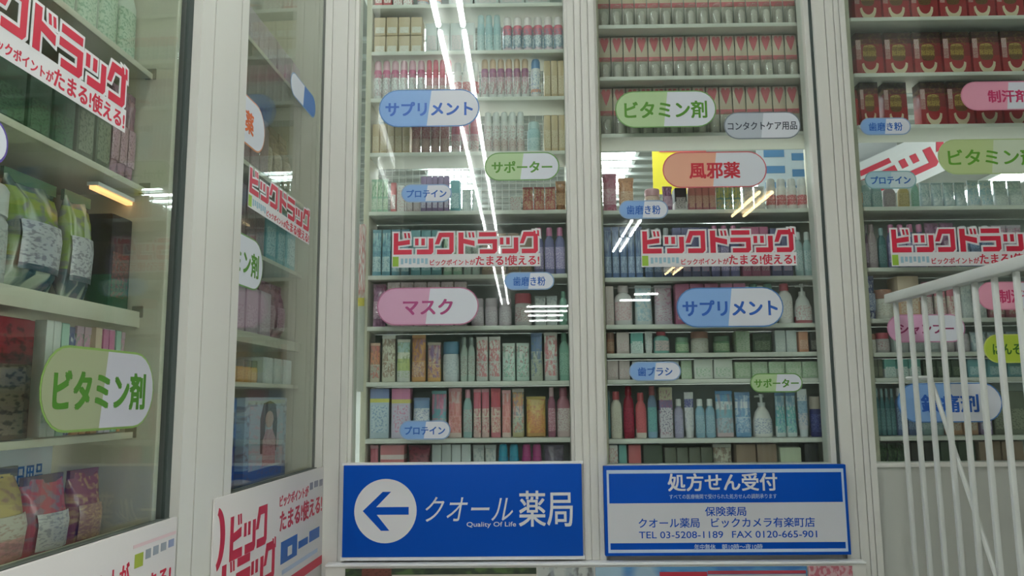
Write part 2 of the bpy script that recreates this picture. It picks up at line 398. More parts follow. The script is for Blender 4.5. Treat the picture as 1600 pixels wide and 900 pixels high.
        P.append(('flap', box_mesh((-r*.93, -d*.93, h), (r*.93, d*.93, h+.0015), mat(cap, .5)), None))
    elif kind == 'blister_pack':
        P.append(('card', box_mesh((-r, .012, 0), (r, .015, h), pr(body, None, None), .0006), None))
        bub = [(h*.02, r*.86, .020, 4), (h*.06, r*.92, .024, 4), (h*.36, r*.92, .024, 4), (h*.44, r*.6, .016, 3)]
        P.append(('bubble', loft([(z, a, b, e, 0, -.010) for z, a, b, e in bub], CLEAR, 20), None))
        P.append(('insert', loft([(h*.05, r*.62, .013, 3, 0, -.009), (h*.28, r*.62, .013, 3, 0, -.009), (h*.33, r*.4, .01, 2, 0, -.009)], pr(lab or '#A89B8B', ink, None), 16), None))
        hp = [(0, h*.60), (r*.3, h*.74), (r*.56, h*.90), (r*.42, h*.97), (r*.14, h*.97), (0, h*.92), (-r*.14, h*.97), (-r*.42, h*.97), (-r*.56, h*.90), (-r*.3, h*.74)]
        bm = bmesh.new(); add_prism(bm, [(x*1.35, .12*h+z*.88) for x, z in hp], 0, .0015); me = mesh_of(bm, mat(cap, .4))
        me.transform(Matrix(((1,0,0,0),(0,0,-1,.012),(0,1,0,0),(0,0,0,1)))); P.append(('emblem', me, None))
        P.append(('strip', box_mesh((-r*.98, .0095, h*.455), (r*.98, .0125, h*.545), mat(S.get('strip', '#B0323C'), .4)), None))
    elif kind == 'gift_pack':
        d = .03
        P.append(('box', box_mesh((-r, -d, 0), (r, d, h), pr(body, '#7A5A28', None, band=(.7, 1), scale=8), .0016), None))
        def face(pts, t, m):
            me = prism(pts, 0, t, m); me.transform(Matrix(((1,0,0,0),(0,0,-1,-d+.0002),(0,1,0,0),(0,0,0,1)))); return me
        P.append(('arch', face([(-r*.62, h*.02)]+[(r*.62*math.cos(math.radians(a)), h*.30+h*.26*math.sin(math.radians(a))) for a in range(180, 361, 20)]+[(r*.62, h*.02)][:0]+[(r*.46, h*.32)]+[(r*.46*math.cos(math.radians(a)), h*.33+h*.17*math.sin(math.radians(a))) for a in range(340, 199, -20)]+[(-r*.46, h*.32), (-r*.62, h*.30)], .0008, mat('#D9C9A8', .4)), None))
        P.append(('emblem', face([se(math.radians(a+7.5), r*.5, h*.19, 3.5) for a in range(0, 360, 15)], .0012, printed([(0, '#6A4A1C'), (.3, '#A98A3E'), (.62, '#8A6A28'), (.85, '#B89A50')], '#5A1A14', None, seed=3)), None))
        P[-1][1].transform(Matrix.Translation((0, 0, h*.54)))
        P.append(('lid', box_mesh((-r*1.0, -d*1.0, h*.86), (r*1.0, d*1.0, h+.002), printed([(0, '#2A2420')], '#6B6152', None, scale=11), .001), None))
        P.append(('side_panel', box_mesh((-r*.98, -d-.001, h*.40), (-r*.62, -d+.001, h*.84), printed([(0, '#B98A86'), (.5, '#CDB0AC')], '#8A2A2A', None)), None))
    return P
STY = {}
DEEP = ('gift', 'redtall', 'plumbottle', 'tealbottle', 'mossbox', 'fern', 'olivebox', 'blackslim', 'blackbox', 'navyjar', 'crimsonbottle', 'leafbag', 'darkgreen', 'greenbox', 'leopard', 'deepblue', 'cyancan', 'magentacan')
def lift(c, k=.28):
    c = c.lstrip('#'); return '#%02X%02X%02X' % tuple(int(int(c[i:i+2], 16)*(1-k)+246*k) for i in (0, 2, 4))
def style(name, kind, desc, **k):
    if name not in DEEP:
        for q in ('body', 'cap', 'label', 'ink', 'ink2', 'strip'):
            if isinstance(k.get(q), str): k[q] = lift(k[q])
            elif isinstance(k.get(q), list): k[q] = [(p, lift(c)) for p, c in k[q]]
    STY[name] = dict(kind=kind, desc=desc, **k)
CACHE = {}
ROOTS = []
NOUN = {'spray_can': 'spray cans', 'bottle': 'bottles', 'pump_bottle': 'pump bottles', 'jar': 'jars', 'tube': 'tubes', 'pouch': 'pouches', 'bag': 'bags', 'carton': 'cartons', 'stacked_carton': 'cartons', 'blister_pack': 'blister packs', 'gift_pack': 'gift packs'}
CATS = {'spray_can': 'can', 'pump_bottle': 'bottle', 'blister_pack': 'package', 'gift_pack': 'package', 'stacked_carton': 'carton'}
def place(sname, mx, w, h, win, row, key):
    S = STY[sname]; kind = S['kind']; ck = (sname, round(w, 3), round(h, 3))
    nm = 'carton' if kind == 'stacked_carton' else kind
    root = bpy.data.objects.new(nm, None); COL.objects.link(root); root.matrix_world = mx; root.empty_display_size = .03
    if ck not in CACHE:
        CACHE[ck] = [obj(n, me, root) for n, me, _ in build(kind, w, h, S)]
    else:
        for o in CACHE[ck]:
            c = o.copy(); COL.objects.link(c); c.parent = root
    root['category'] = CATS.get(kind, kind)
    ROOTS.append([root, S['desc'], win, row, key, kind])
ORD = 'first second third fourth fifth sixth seventh eighth ninth tenth eleventh twelfth thirteenth fourteenth fifteenth sixteenth seventeenth eighteenth nineteenth twentieth'.split()
NUM = 'one two three four five six seven eight nine ten eleven twelve thirteen fourteen fifteen sixteen seventeen eighteen nineteen twenty'.split()
def label_products():
    by = {}
    for r in ROOTS: by.setdefault((r[2], r[3], r[1]), []).append(r)
    for (win, row, desc), L in by.items():
        L.sort(key=lambda r: r[4])
        for i, r in enumerate(L):
            pos = '' if len(L) == 1 else (', %s from left' % ORD[i] if i < len(L)-1 else ', last at right')
            r[0]['label'] = '%s%s, %s %s' % (desc, pos, row, win)
            if len(L) > 1: r[0]['group'] = '%ss, %s' % (desc.split(' with ')[0], '%s %s' % (row, win))
SHY = 3.075      # front edge of the shelf boards behind the front glass
def row_f(win, rowname, yb, items, boards, xa, xb, xmid=None):
    """one shelf board of the front, its top edge seen at pixel yb, and the products on it: (style, n, x0, x1, ytop)"""
    z = PY(xmid or (xa+xb)/2, yb, SHY).z
    ceil = boards[-1]-.022 if boards else TOPZ
    boards.append(z)
    yp = SHY+.022
    for it in items:
        s, n, x0, x1, yt = it[:5]; lay = it[5] if len(it) > 5 else 1
        xm = (x0+x1)/2; X0, X1 = max(PY(x0, yb-20, yp).x, LIM[win][0]), min(PY(x1, yb-20, yp).x, LIM[win][1])
        h = min(PY(xm, yt, yp).z - z, (ceil-z-.004)/(1.07 if STY[s]['kind'] == 'bag' else 1))/lay; wd = (X1-X0)/n
        dep = STY[s].get('d', min(wd*1.1, .09))/2+.003 if 'carton' in STY[s]['kind'] else min(wd*.5, .05)
        for i in range(n):
            for l in range(lay):
                hh = h if STY[s]['kind'] != 'pouch' else h
                rz = 0 if 'carton' in STY[s]['kind'] or STY[s]['kind'] in ('gift_pack', 'blister_pack') else random.uniform(-.16, .16)
                mx = Matrix.Translation((X0+wd*(i+.5), yp+dep, z+.0012+l*(h+.0016))) @ Matrix.Rotation(rz, 4, 'Z')
                place(s, mx, wd*.965, hh-(.0015 if lay > 1 else 0), win, rowname, (i+.01*l) + 1000*x0)

# --- what stands on the shelves
W_, P_ = '#E6E8E8', '#D23A6A'
style('pinkcan', 'spray_can', 'white spray can with pink cap', body=[(0, '#DADADA'), (.25, '#ECECEC'), (.72, '#C84A78')], cap='#E3A9BC', ink='#9A8A8E', ink2='#C9A0A8')
style('redcan', 'spray_can', 'red topped spray can', body=[(0, '#E0C9C4'), (.45, '#D8909A'), (.7, '#D32F4E')], cap='#E0506A', ink='#B03040')
style('purplecan', 'spray_can', 'white spray can with purple band', body=[(0, '#DEDEDC'), (.55, '#D6B7C4'), (.7, '#8A3A6A')], cap='#D7B08A', ink='#8C6A70', ink2='#B5606C')
style('bluecan', 'spray_can', 'white spray can with blue cap', body=[(0, '#D9D2D0'), (.2, '#D98A70'), (.3, '#E4E6EA')], cap='#3C78B8', ink='#5080B8')
style('aquacan', 'spray_can', 'pale aqua spray can', body=[(0, '#BFD9DC'), (.6, '#9CC8CE')], cap='#A7C9CC', ink='#7FB4BC')
style('tricolcan', 'spray_can', 'white can with red top', body=[(0, '#D8B9C4'), (.2, '#E4E8EC'), (.62, '#D05068')], cap='#E8DCDC', ink='#4A7C9C', ink2='#3A6A88')
style('clearcan', 'spray_can', 'silvery spray can with clear cap', body=[(0, '#C9B7B0'), (.4, '#D9D9D5')], cap='#D4D8D6', ink='#A06060')
style('darkredcan', 'spray_can', 'dull red spray can', body=[(0, '#B98C84'), (.5, '#A8535A')], cap='#BE8F8C', ink='#D8B9A8')
style('kraft', 'carton', 'plain brown carton', body='#B79A68', cap='#A98C5C', lab=None, label='#C9B48A', ink='#9A8050', d=.08)
style('kraft2', 'carton', 'brown carton with white lower label', body='#B99E70', cap='#8A7048', label='#D6D0C0', ink='#A89878', d=.09, l1=.45)
style('mistpack', 'carton', 'pale grey see-through looking carton', body='#BEC6C4', cap='#C9CFCD', label='#C9B8BA', ink='#9AA6A8')
style('redbox', 'carton', 'red carton with white label', body='#C23A3E', cap='#B03238', label='#E4D6D0', ink='#A02830')
style('whitered', 'carton', 'white carton with red print', body='#E4E2DE', cap='#D8D6D2', label='#E8E4E0', ink='#C23040', ink2='#C8505A')
style('greenpouch', 'pouch', 'pale green refill pouch', body=[(0, '#8FBF9C'), (.5, '#BFD8B8')], cap='#7FB08C', label='#DCE8D0', ink='#3F8F50')
style('tealpouch', 'pouch', 'teal blue refill pouch', body=[(0, '#4A8FA8'), (.55, '#6FB0BE')], cap='#3F8098', label='#A9CFD6', ink='#2A6088', ink2='#C8E0E0')
style('tealbox', 'carton', 'teal carton with pale label', body='#4F98A4', cap='#3F8490', label='#A6CDD0', ink='#2C6C80')
style('purplebox', 'carton', 'slim purple carton', body='#7A5A90', cap='#6A4C80', label='#D0C4DC', ink='#4A3470')
style('redgold', 'pouch', 'red pouch with gold heart print', body=[(0, '#B82A34'), (.6, '#C83A40')], cap='#9A2028', label='#D24A44', ink='#E8C8A0', ink2='#E0B080')
style('orangebag', 'bag', 'orange brown bag', body='#C07038', cap='#8A5028', label='#D89860', ink='#7A4020')
style('brownbox', 'carton', 'dark brown carton', body='#7A5A40', cap='#5A4030', label='#A88860', ink='#4A3020')
style('violetbottle', 'bottle', 'violet bottle with pink cap', body='#4A4A88', cap='#C85A90', label='#8A7AB8', ink='#E0D0E8')
style('navybottle', 'bottle', 'navy blue bottle with white cap', body='#2C4A88', cap='#D8DCE4', label='#7A98C8', ink='#1C2C60')
style('mauvebag', 'bag', 'mauve bag with dark print', body='#8A4A78', cap='#6A3458', label='#B98AA8', ink='#5A2048')
style('pastelbox', 'carton', 'pastel pink and grey carton', body='#C8B0B4', cap='#A8929A', label='#DCCFCF', ink='#8A6A74', ink2='#A88A70')
style('mauvejar', 'jar', 'pale mauve clear jar', body='#B8A8B4', cap='#A898A4', label='#C8BCC4', ink='#8A7A88')
style('redlidjar', 'jar', 'clear jar with red lid', body='#C8C0C0', cap='#B82838', label='#D8D0D0', ink='#A84050')
style('palepack', 'pouch', 'pale pearly pouch', body=[(0, '#BFC8C8'), (.6, '#CBD2D0')], cap='#B0BCBC', label='#D8DCDA', ink='#8AA0A8')
style('brownpouch', 'pouch', 'orange brown pouch with white foot', body=[(0, '#B8B09A'), (.45, '#C0683C'), (.8, '#A85A48')], cap='#C89878', label='#A8A090', ink='#5A4030', ink2='#C84840')
style('creampouch', 'pouch', 'cream pouch with brown print', body=[(0, '#CFCDB4'), (.5, '#D8D4BC')], cap='#D8D8CC', label='#D8D4C0', ink='#6A4A34', ink2='#8A5A3C')
style('limepouch', 'pouch', 'white pouch with lime green middle', body=[(0, '#C8CCC4'), (.25, '#B4C464'), (.55, '#DCE0C8'), (.7, '#9AC8C0')], cap='#D8D8C8', label=[(0, '#C8CCC4'), (.5, '#B6C862')], ink='#7A9A50')
style('orangepouch', 'pouch', 'orange pouch with purple print', body=[(0, '#D08A40'), (.6, '#D88A3C'), (.85, '#B86A30')], cap='#B87838', label='#D8A878', ink='#7A4A80', ink2='#A85828')
style('apricotpouch', 'pouch', 'apricot pouch with red and purple print', body=[(0, '#D89A48'), (.35, '#D8B890'), (.6, '#C8A0A0')], cap='#C8B8A8', label='#E0B070', ink='#A83048', ink2='#6A4A98')
style('bluelidjar', 'jar', 'white canister with blue lid', body='#CDD6DC', cap='#3F7AA0', label='#D4DCE2', ink='#9AB0C0')
style('clearbottle', 'bottle', 'clear greenish bottle', body='#A8BCB0', cap='#8A9A94', label='#B8C8BC', ink='#7A5048')
style('cherrypouch', 'pouch', 'white pouch with red dot print', body=[(0, '#C4CCC8'), (.55, '#DADCD4')], cap='#D0CCC8', label='#CBD4CE', ink='#C83848', ink2='#D04858')
style('mintpouch', 'pouch', 'pale mint pouch with dark red badge', body=[(0, '#BFDCD0'), (.6, '#D8E0D8')], cap='#C8D8D0', label='#C8E4D8', ink='#8A3038', ink2='#6AB098')
style('bluetoppouch', 'pouch', 'grey pouch with blue top', body=[(0, '#A8B0A0'), (.5, '#B8BEB4'), (.62, '#4A6AA0')], cap='#506A9C', label='#A8AE98', ink='#6A7A60', ink2='#3A5A90')
style('greenbottle', 'bottle', 'tall green bottle', body='#5E9A80', cap='#4A8068', label='#7AB098', ink='#3A7058')
style('babybox', 'carton', 'pale blue carton with yellow stripe', body=[(0, '#A9BFD0'), (.72, '#D8D040'), (.8, '#5A70B0')], cap='#E4E0EC', label='#B8CCD8', ink='#4A78B0', l1=.66)
style('pinkbox', 'carton', 'lilac carton with pink top', body=[(0, '#BFB4D0'), (.7, '#D8C850'), (.78, '#C85A90')], cap='#E0C8DC', label='#C8BCD8', ink='#D0508C', l1=.66)
style('bluering', 'pouch', 'blue pouch with white ring', body=[(0, '#8FB0D0'), (.5, '#C8D0D8'), (.75, '#4A78B0')], cap='#4A6898', label='#D8D8E0', ink='#5A78B0', big=1)
style('pinkteal', 'pouch', 'pink pouch with teal top', body=[(0, '#9AA8A8'), (.4, '#5098A8'), (.62, '#D07898')], cap='#60A0A8', label='#88A0A4', ink='#C85080', ink2='#4890A0')
style('salmon', 'pouch', 'salmon pink pouch', body=[(0, '#E0C0B8'), (.2, '#E08A88'), (.7, '#D8B0B0')], cap='#D89098', label='#E49890', ink='#D85868', ink2='#C85A50')
style('tealslim', 'bottle', 'slim teal bottle with pink cap', body='#7AA4A4', cap='#C87890', label='#A0B8B4', ink='#A86070')
style('pinkpack', 'pouch', 'pink and cream pouch', body=[(0, '#D0A8A0'), (.3, '#D8C4B4'), (.6, '#C85068')], cap='#C88090', label='#D8C0B4', ink='#C04860', ink2='#B83048')
style('redpack', 'pouch', 'red topped cream pouch', body=[(0, '#C05868'), (.25, '#D8C0B0'), (.62, '#B82838')], cap='#B03040', label='#D8B8A8', ink='#A82840', ink2='#C84A50')
style('goldpouch', 'pouch', 'golden yellow pouch', body=[(0, '#B88038'), (.2, '#D0A038'), (.8, '#C8A040')], cap='#C8A848', label='#D88838', ink='#C05838', ink2='#E0B850', big=1)
style('multipouch', 'pouch', 'white pouch with colourful print', body=[(0, '#B8B07A'), (.3, '#D8C8BC'), (.65, '#D8A058')], cap='#C8C0B8', label='#C8C8A8', ink='#4A88A8', ink2='#D06058')
style('burgundy', 'bottle', 'burgundy bottle', body='#7A2F4C', cap='#C8A0A8', label='#A85870', ink='#E0C0C8')
style('burgwhite', 'bottle', 'pale pink bottle with burgundy top', body=[(0, '#C8A8A8'), (.6, '#9A4A5C')], cap='#8A3A50', label='#D8C8C4', ink='#A87078')
style('clearbox', 'carton', 'clear white carton', body='#C0CCCC', cap='#B0BCBC', label='#D4DCDA', ink='#98ACB0')
style('cyancan', 'spray_can', 'bright turquoise canister', body='#1F9ABC', cap='#28A4C4', ink='#1880A4')
style('magentacan', 'spray_can', 'bright magenta canister', body='#B83C88', cap='#C04890', ink='#98306C')
style('purplesack', 'bag', 'dusky purple bag', body='#5A4868', cap='#4A3A58', label='#7A6888', ink='#3A2A48')
style('stripebox', 'carton', 'red and white striped carton', body=[(0, '#A82830'), (.5, '#D8B8B4'), (.6, '#C84850'), (.7, '#D8C0BC'), (.8, '#C05058')], cap='#C8A8A4', label='#A02830', ink='#7A2028')
style('crimsonbag', 'bag', 'crimson bag', body='#A02A40', cap='#701830', label='#C07888', ink='#601828')
style('blister', 'blister_pack', 'clear blister pack with red heart card', body=[(0, '#B9AFA4'), (.44, '#C7B08F'), (.62, '#C8B498'), (.9, '#BFA294')], cap='#C23A48', strip='#B23A42', label='#C4BAAE', ink='#9A8A80')
style('gift', 'gift_pack', 'red and gold gift pack with black lid', body=[(0, '#A01E28'), (.45, '#8A1E26'), (.75, '#5A1C1E')])
style('redtall', 'spray_can', 'shiny red canister', body='#B8242C', cap='#7A2A28', ink='#8A1820')
style('pinkbag', 'bag', 'pink bag with red print', body='#D07A94', cap='#B85878', label='#E0A8B8', ink='#C04068')
style('peachbag', 'bag', 'peach orange bag', body='#D89060', cap='#C07848', label='#E0B088', ink='#A85838')
style('peachjar', 'jar', 'peach jar with pink lid', body='#D8B098', cap='#C88890', label='#E0C0A8', ink='#A87868')
style('blackbox', 'carton', 'black and white carton', body=[(0, '#D0CCCC'), (.4, '#2A2830')], cap='#2A2830', label='#C8C4C4', ink='#3A3840')
style('salmonbox', 'carton', 'salmon red carton', body=[(0, '#B85060'), (.3, '#D89078'), (.6, '#C86858')], cap='#C07060', label='#D8A888', ink='#A84850')
style('limebox', 'pouch', 'green and yellow pouch', body=[(0, '#5A9A70'), (.5, '#B8C850')], cap='#4A8A60', label='#D8D070', ink='#2A7850', ink2='#3A88A0')
style('redwhitecan', 'spray_can', 'white can with red middle', body=[(0, '#D4CCC8'), (.2, '#B8343C'), (.6, '#D8D4D0')], cap='#D0D0D0', ink='#D8B8B0')
style('bluepack', 'pouch', 'deep blue pouch', body=[(0, '#3A5A98'), (.5, '#2F4F90')], cap='#2A4480', label='#88A0C8', ink='#1F3068', ink2='#A8C0E0')
style('indigobox', 'carton', 'indigo carton', body='#3A3A70', cap='#2C2C58', label='#8888B0', ink='#C86898')
style('roseplate', 'carton', 'deep rose carton', body='#A83A68', cap='#983058', label='#C888A0', ink='#782048')
style('paleteal', 'bottle', 'pale teal bottle', body='#8AB0B0', cap='#C8D4D4', label='#B8D0D0', ink='#4A8890')
style('whitepink', 'bottle', 'white bottle with pink label', body='#D8D4D4', cap='#D8C8CC', label='#DCC4C8', ink='#C87888')
style('whiteblue', 'pouch', 'white pouch with light blue print', body=[(0, '#C8D0D4'), (.6, '#DCE0E2')], cap='#C8D0D4', label='#D4DCE2', ink='#6AA8C8', ink2='#88B8D0')
style('lilacpouch', 'pouch', 'lilac grey pouch', body=[(0, '#B8A8B8'), (.6, '#C0ACB8')], cap='#A898A8', label='#C8BCC8', ink='#A84A78')
style('conebottle', 'bottle', 'white bottle with tall red cap', body='#D8D2D0', cap='#B02838', label='#DCD4D0', ink='#B8A8A4')
style('redfoot', 'pump_bottle', 'white bottle with red foot', body=[(0, '#B03844'), (.24, '#D8D8D4')], cap='#D4D8D4', label='#DCDCD8', ink='#C06870')
style('brownjar', 'jar', 'brown jar', body='#8A5038', cap='#6A4030', label='#B88868', ink='#5A3020')
style('tealcarton', 'carton', 'teal and white carton', body=[(0, '#C8D8D4'), (.5, '#3F9A90')], cap='#2F8A80', label='#D0E0DC', ink='#2A8078')
style('whitetube', 'tube', 'white squeeze tube', body='#D8DAD8', cap='#C8CCCC', ink='#8AA0A8')
style('tealredcap', 'bottle', 'teal bottle with red cap', body='#5FA89C', cap='#B83040', label='#D8B8B8', ink='#3A8078')
style('greenjar', 'jar', 'green jar with dark lid', body='#4F8A58', cap='#3A6848', label='#9AB888', ink='#2F6038')
style('brownlid', 'jar', 'white jar with brown lid', body='#D4D0C4', cap='#8A4830', label='#D8D4C8', ink='#A89880')
style('olivebox', 'carton', 'dark green carton', body='#3F5240', cap='#33443A', label='#5A6A54', ink='#8A9A80')
style('orangeslim', 'carton', 'slim orange carton', body='#C87850', cap='#A86040', label='#D8A080', ink='#904828')
style('blackslim', 'carton', 'slim black carton', body='#2F302E', cap='#262826', label='#5A5A54', ink='#A8A8A0')
style('emblembox', 'carton', 'white carton with green emblem', body='#D0D6CC', cap='#C0C8BC', label='#D4DAD0', ink='#4F9A60')
style('leafbox', 'carton', 'pale green carton', body='#A8BC9C', cap='#8FA888', label='#BCCCB0', ink='#5A9A58', ink2='#6AA860')
style('blushbox', 'carton', 'pale pink carton', body='#CDB8B4', cap='#B8A4A0', label='#D8C8C4', ink='#B87880')
style('creamred', 'bottle', 'cream bottle with red cap', body='#D6CDB8', cap='#B02C34', label='#D8D0BC', ink='#B8A890')
style('crimsonbottle', 'bottle', 'crimson bottle', body='#8E2038', cap='#8A1C30', label='#A03048', ink='#701830')
style('redbottle', 'bottle', 'bright red bottle with white foot', body=[(0, '#D8D0C0'), (.24, '#C83840')], cap='#C03038', label='#CC4048', ink='#A82830')
style('tealred', 'bottle', 'blue teal bottle with red top', body=[(0, '#6A9AC0'), (.4, '#3F9AA0'), (.7, '#4A6890')], cap='#A03840', label='#58A8A8', ink='#3A7890')
style('purplewhite', 'carton', 'white carton with purple print', body=[(0, '#D0C8D4'), (.55, '#5A4078'), (.75, '#B8B088')], cap='#A8A888', label='#D4CCD8', ink='#3F2F60', ink2='#8A3A60')
style('lavender', 'bottle', 'lavender bottle with white cap', body='#8A84A8', cap='#DCDCDC', label='#9C96B8', ink='#6A6490')
style('navytube', 'tube', 'white tube with navy top', body=[(0, '#D8D8DC'), (.6, '#3A3A88'), (.82, '#D4D4D8')], cap='#D0D0D4', ink='#B0B0C0')
style('clearblue', 'bottle', 'clear blue bottle with white cap', body='#6A9CB8', cap='#DCE0E0', label='#88B0C4', ink='#4A7C98')
style('bluecircle', 'pouch', 'blue pouch with white circle', body=[(0, '#C8A8B0'), (.2, '#B8B8C8'), (.4, '#6AA8C0'), (.6, '#D8E0E4'), (.78, '#2F78C0')], cap='#2F78B8', label='#A8B8C8', ink='#5AA0B8', ink2='#8A7A88')
style('bluewave', 'pouch', 'blue pouch with white wave', body=[(0, '#4A88C0'), (.3, '#A8C0D8'), (.45, '#4F8CC0'), (.65, '#D8DCE0'), (.8, '#5080B8')], cap='#4A78B0', label='#6898C8', ink='#C8D8E4', ink2='#3F68A8')
style('whitepump', 'pump_bottle', 'white pump bottle with blue lettering', body='#DDDAD6', cap='#DCE0E0', label='#D8DADC', ink='#3A5A9A')
style('aquapack', 'pouch', 'aqua pack with blue top', body=[(0, '#D0DCDC'), (.25, '#4FB0B0'), (.7, '#8AB8D0')], cap='#3F70A8', label='#5FB8B4', ink='#D8E0E4', ink2='#3A78A8')
style('skytube', 'tube', 'white tube with light blue print', body=[(0, '#D0C8D0'), (.4, '#88B0D0'), (.7, '#D8DCE0')], cap='#C8D0D8', ink='#5A88B8')
style('navyjar', 'jar', 'navy jar with beige lid', body='#2A2F70', cap='#B8ACA0', label='#343C80', ink='#6A70A8')
style('mossbox', 'carton', 'mossy grey carton', body='#6A7060', cap='#5A604F', label='#888C78', ink='#4A5040')
style('limecarton', 'carton', 'lime and white carton', body=[(0, '#7AA848'), (.4, '#B8C8A0')], cap='#A8B890', label='#C8D4B0', ink='#5A8838')
style('greyblue', 'pouch', 'grey blue pouch', body=[(0, '#8AA0A8'), (.6, '#A4B4B8')], cap='#90A4AC', label='#B0BCC0', ink='#5A7888', ink2='#D0D4D4')
style('goldslim', 'bottle', 'golden bottle', body='#B89848', cap='#98803C', label='#C8AC68', ink='#806828')
style('plumbottle', 'bottle', 'plum bottle with pale cap', body='#5A3F58', cap='#A898A4', label='#806880', ink='#C8B8C4')
style('rosebottle', 'bottle', 'rose grey bottle', body='#A08890', cap='#907880', label='#B8A4A8', ink='#7A5A64')
style('tealbottle', 'bottle', 'dark teal bottle', body='#4A7A80', cap='#88A4A8', label='#6A9498', ink='#2F5A64')
style('navybag', 'bag', 'navy blue bag', body='#2F3A70', cap='#262F5C', label='#5A689A', ink='#C8CCD8')
style('peachbox', 'carton', 'peach and orange carton', body=[(0, '#C88A60'), (.4, '#D8B898')], cap='#C8A080', label='#DCC0A4', ink='#B86848')
style('fern', 'bag', 'dark green leafy bag', body='#2F4A34', cap='#26402C', label='#3F5A40', ink='#5A7A50')

BOARDS = [[], [], []]
V1, V2, V3 = 'over arrow sign', 'over notice sign', 'behind railing'
def sh(n): return '%s shelf down' % n if n not in ('top', 'lowest') else '%s shelf' % n
A = (572, 886)
LIM = {V1: (xf(577, 500, SHY+.1)+.014, xf(893, 500, SHY+.1)-.014), V2: (xf(935, 370, SHY+.1)+.014, xf(1283, 370, SHY+.1)-.014), V3: (xf(1331, 370, SHY+.1)+.014, xf(1720, 370, SHY+.1)-.014)}
r1 = lambda n, y, it: row_f(V1, sh(n), y, it, BOARDS[0], *A)
r1('top', 6, [('redbox', 2, 575, 612, -52), ('whitered', 2, 614, 645, -45), ('bluecan', 2, 650, 690, -50), ('mistpack', 4, 700, 860, -40)])
r1('second', 79, [('kraft2', 4, 575, 660, 27, 2), ('mistpack', 4, 664, 742, 36), ('aquacan', 3, 745, 783, 22), ('tricolcan', 6, 785, 881, 25)])
r1('third', 152, [('pinkcan', 6, 580, 664, 90), ('redcan', 4, 665, 706, 88), ('redwhitecan', 3, 708, 749, 96), ('purplecan', 6, 751, 827, 88), ('bluecan', 1, 829, 846, 87), ('kraft', 3, 850, 884, 95)])
r1('fourth', 237, [('kraft', 5, 567, 640, 194), ('darkredcan', 4, 642, 702, 178), ('redcan', 3, 704, 748, 184), ('clearcan', 5, 756, 820, 174), ('aquacan', 1, 823, 846, 188), ('kraft', 3, 850, 884, 180)])
r1('fifth', 329, [('greenpouch', 3, 576, 606, 280), ('redbox', 1, 610, 619, 286), ('whitered', 1, 620, 632, 290), ('pastelbox', 2, 634, 656, 296), ('purplebox', 5, 657, 702, 276), ('tealbox', 1, 703, 719, 282), ('palepack', 2, 721, 752, 295), ('whitered', 1, 797, 815, 307), ('redgold', 3, 816, 869, 291), ('orangebag', 1, 868, 885, 284)])
r1('sixth', 429, [('tealpouch', 4, 580, 640, 358), ('tealbox', 3, 641, 690, 360), ('greenpouch', 2, 692, 722, 362), ('clearbottle', 2, 724, 750, 360), ('brownbox', 4, 752, 832, 365), ('violetbottle', 3, 834, 884, 355)])
r1('seventh', 509, [('mauvebag', 1, 580, 602, 441), ('pastelbox', 6, 604, 730, 440), ('mauvejar', 3, 735, 800, 466), ('redlidjar', 1, 803, 832, 458), ('palepack', 2, 835, 872, 462), ('greenbottle', 1, 874, 887, 455)])
r1('eighth', 596, [('brownpouch', 1, 576, 593, 536), ('creampouch', 1, 594, 617, 524), ('limepouch', 1, 618, 640, 530), ('orangepouch', 1, 641, 665, 523), ('apricotpouch', 1, 666, 689, 535), ('bluelidjar', 1, 690, 718, 534), ('clearbottle', 2, 719, 742, 527), ('cherrypouch', 2, 743, 783, 526), ('mintpouch', 2, 784, 828, 536), ('bluetoppouch', 1, 829, 849, 520), ('cherrypouch', 1, 850, 873, 519), ('greenbottle', 1, 874, 892, 520)])
r1('ninth', 685, [('babybox', 1, 576, 608, 606), ('pinkbox', 1, 610, 641, 604), ('bluering', 1, 643, 671, 622), ('pinkteal', 1, 672, 698, 611), ('salmon', 1, 699, 722, 606), ('tealslim', 1, 723, 738, 609), ('pinkpack', 2, 739, 765, 608), ('redpack', 1, 766, 783, 607), ('salmon', 1, 784, 799, 610), ('multipouch', 1, 800, 820, 608), ('goldpouch', 1, 821, 855, 620), ('burgundy', 1, 856, 869, 606), ('burgwhite', 1, 870, 893, 606)])
r1('lowest', 772, [('pinkpack', 1, 576, 590, 692), ('stripebox', 1, 592, 632, 690), ('crimsonbag', 1, 634, 672, 700), ('clearbox', 4, 674, 736, 688), ('palepack', 2, 738, 776, 696), ('cyancan', 2, 778, 812, 686), ('magentacan', 2, 815, 848, 687), ('purplesack', 1, 850, 884, 700)])
B = (938, 1276)
r2 = lambda n, y, it: row_f(V2, sh(n), y, it, BOARDS[1], *B)
r2('top', 37, [('blister', 16, 934, 1248, -38)])
r2('second', 118, [('blister', 16, 936, 1252, 45)])
r2('third', 207, [('blister', 15, 938, 1256, 128)])
r2('fourth', 327, [('pinkbag', 1, 940, 966, 272), ('peachbag', 1, 967, 993, 278), ('peachjar', 1, 1008, 1034, 294), ('mauvebag', 1, 1036, 1052, 292), ('blackbox', 1, 1054, 1074, 294), ('salmonbox', 4, 1076, 1119, 290), ('limebox', 3, 1120, 1160, 288), ('palepack', 2, 1162, 1198, 290), ('redwhitecan', 4, 1199, 1264, 278)])
r2('fifth', 432, [('bluepack', 5, 942, 1006, 354), ('navybottle', 3, 1008, 1050, 356), ('indigobox', 4, 1052, 1110, 356), ('violetbottle', 3, 1112, 1158, 352), ('roseplate', 3, 1160, 1204, 355), ('indigobox', 2, 1206, 1240, 357), ('paleteal', 2, 1244, 1272, 362)])
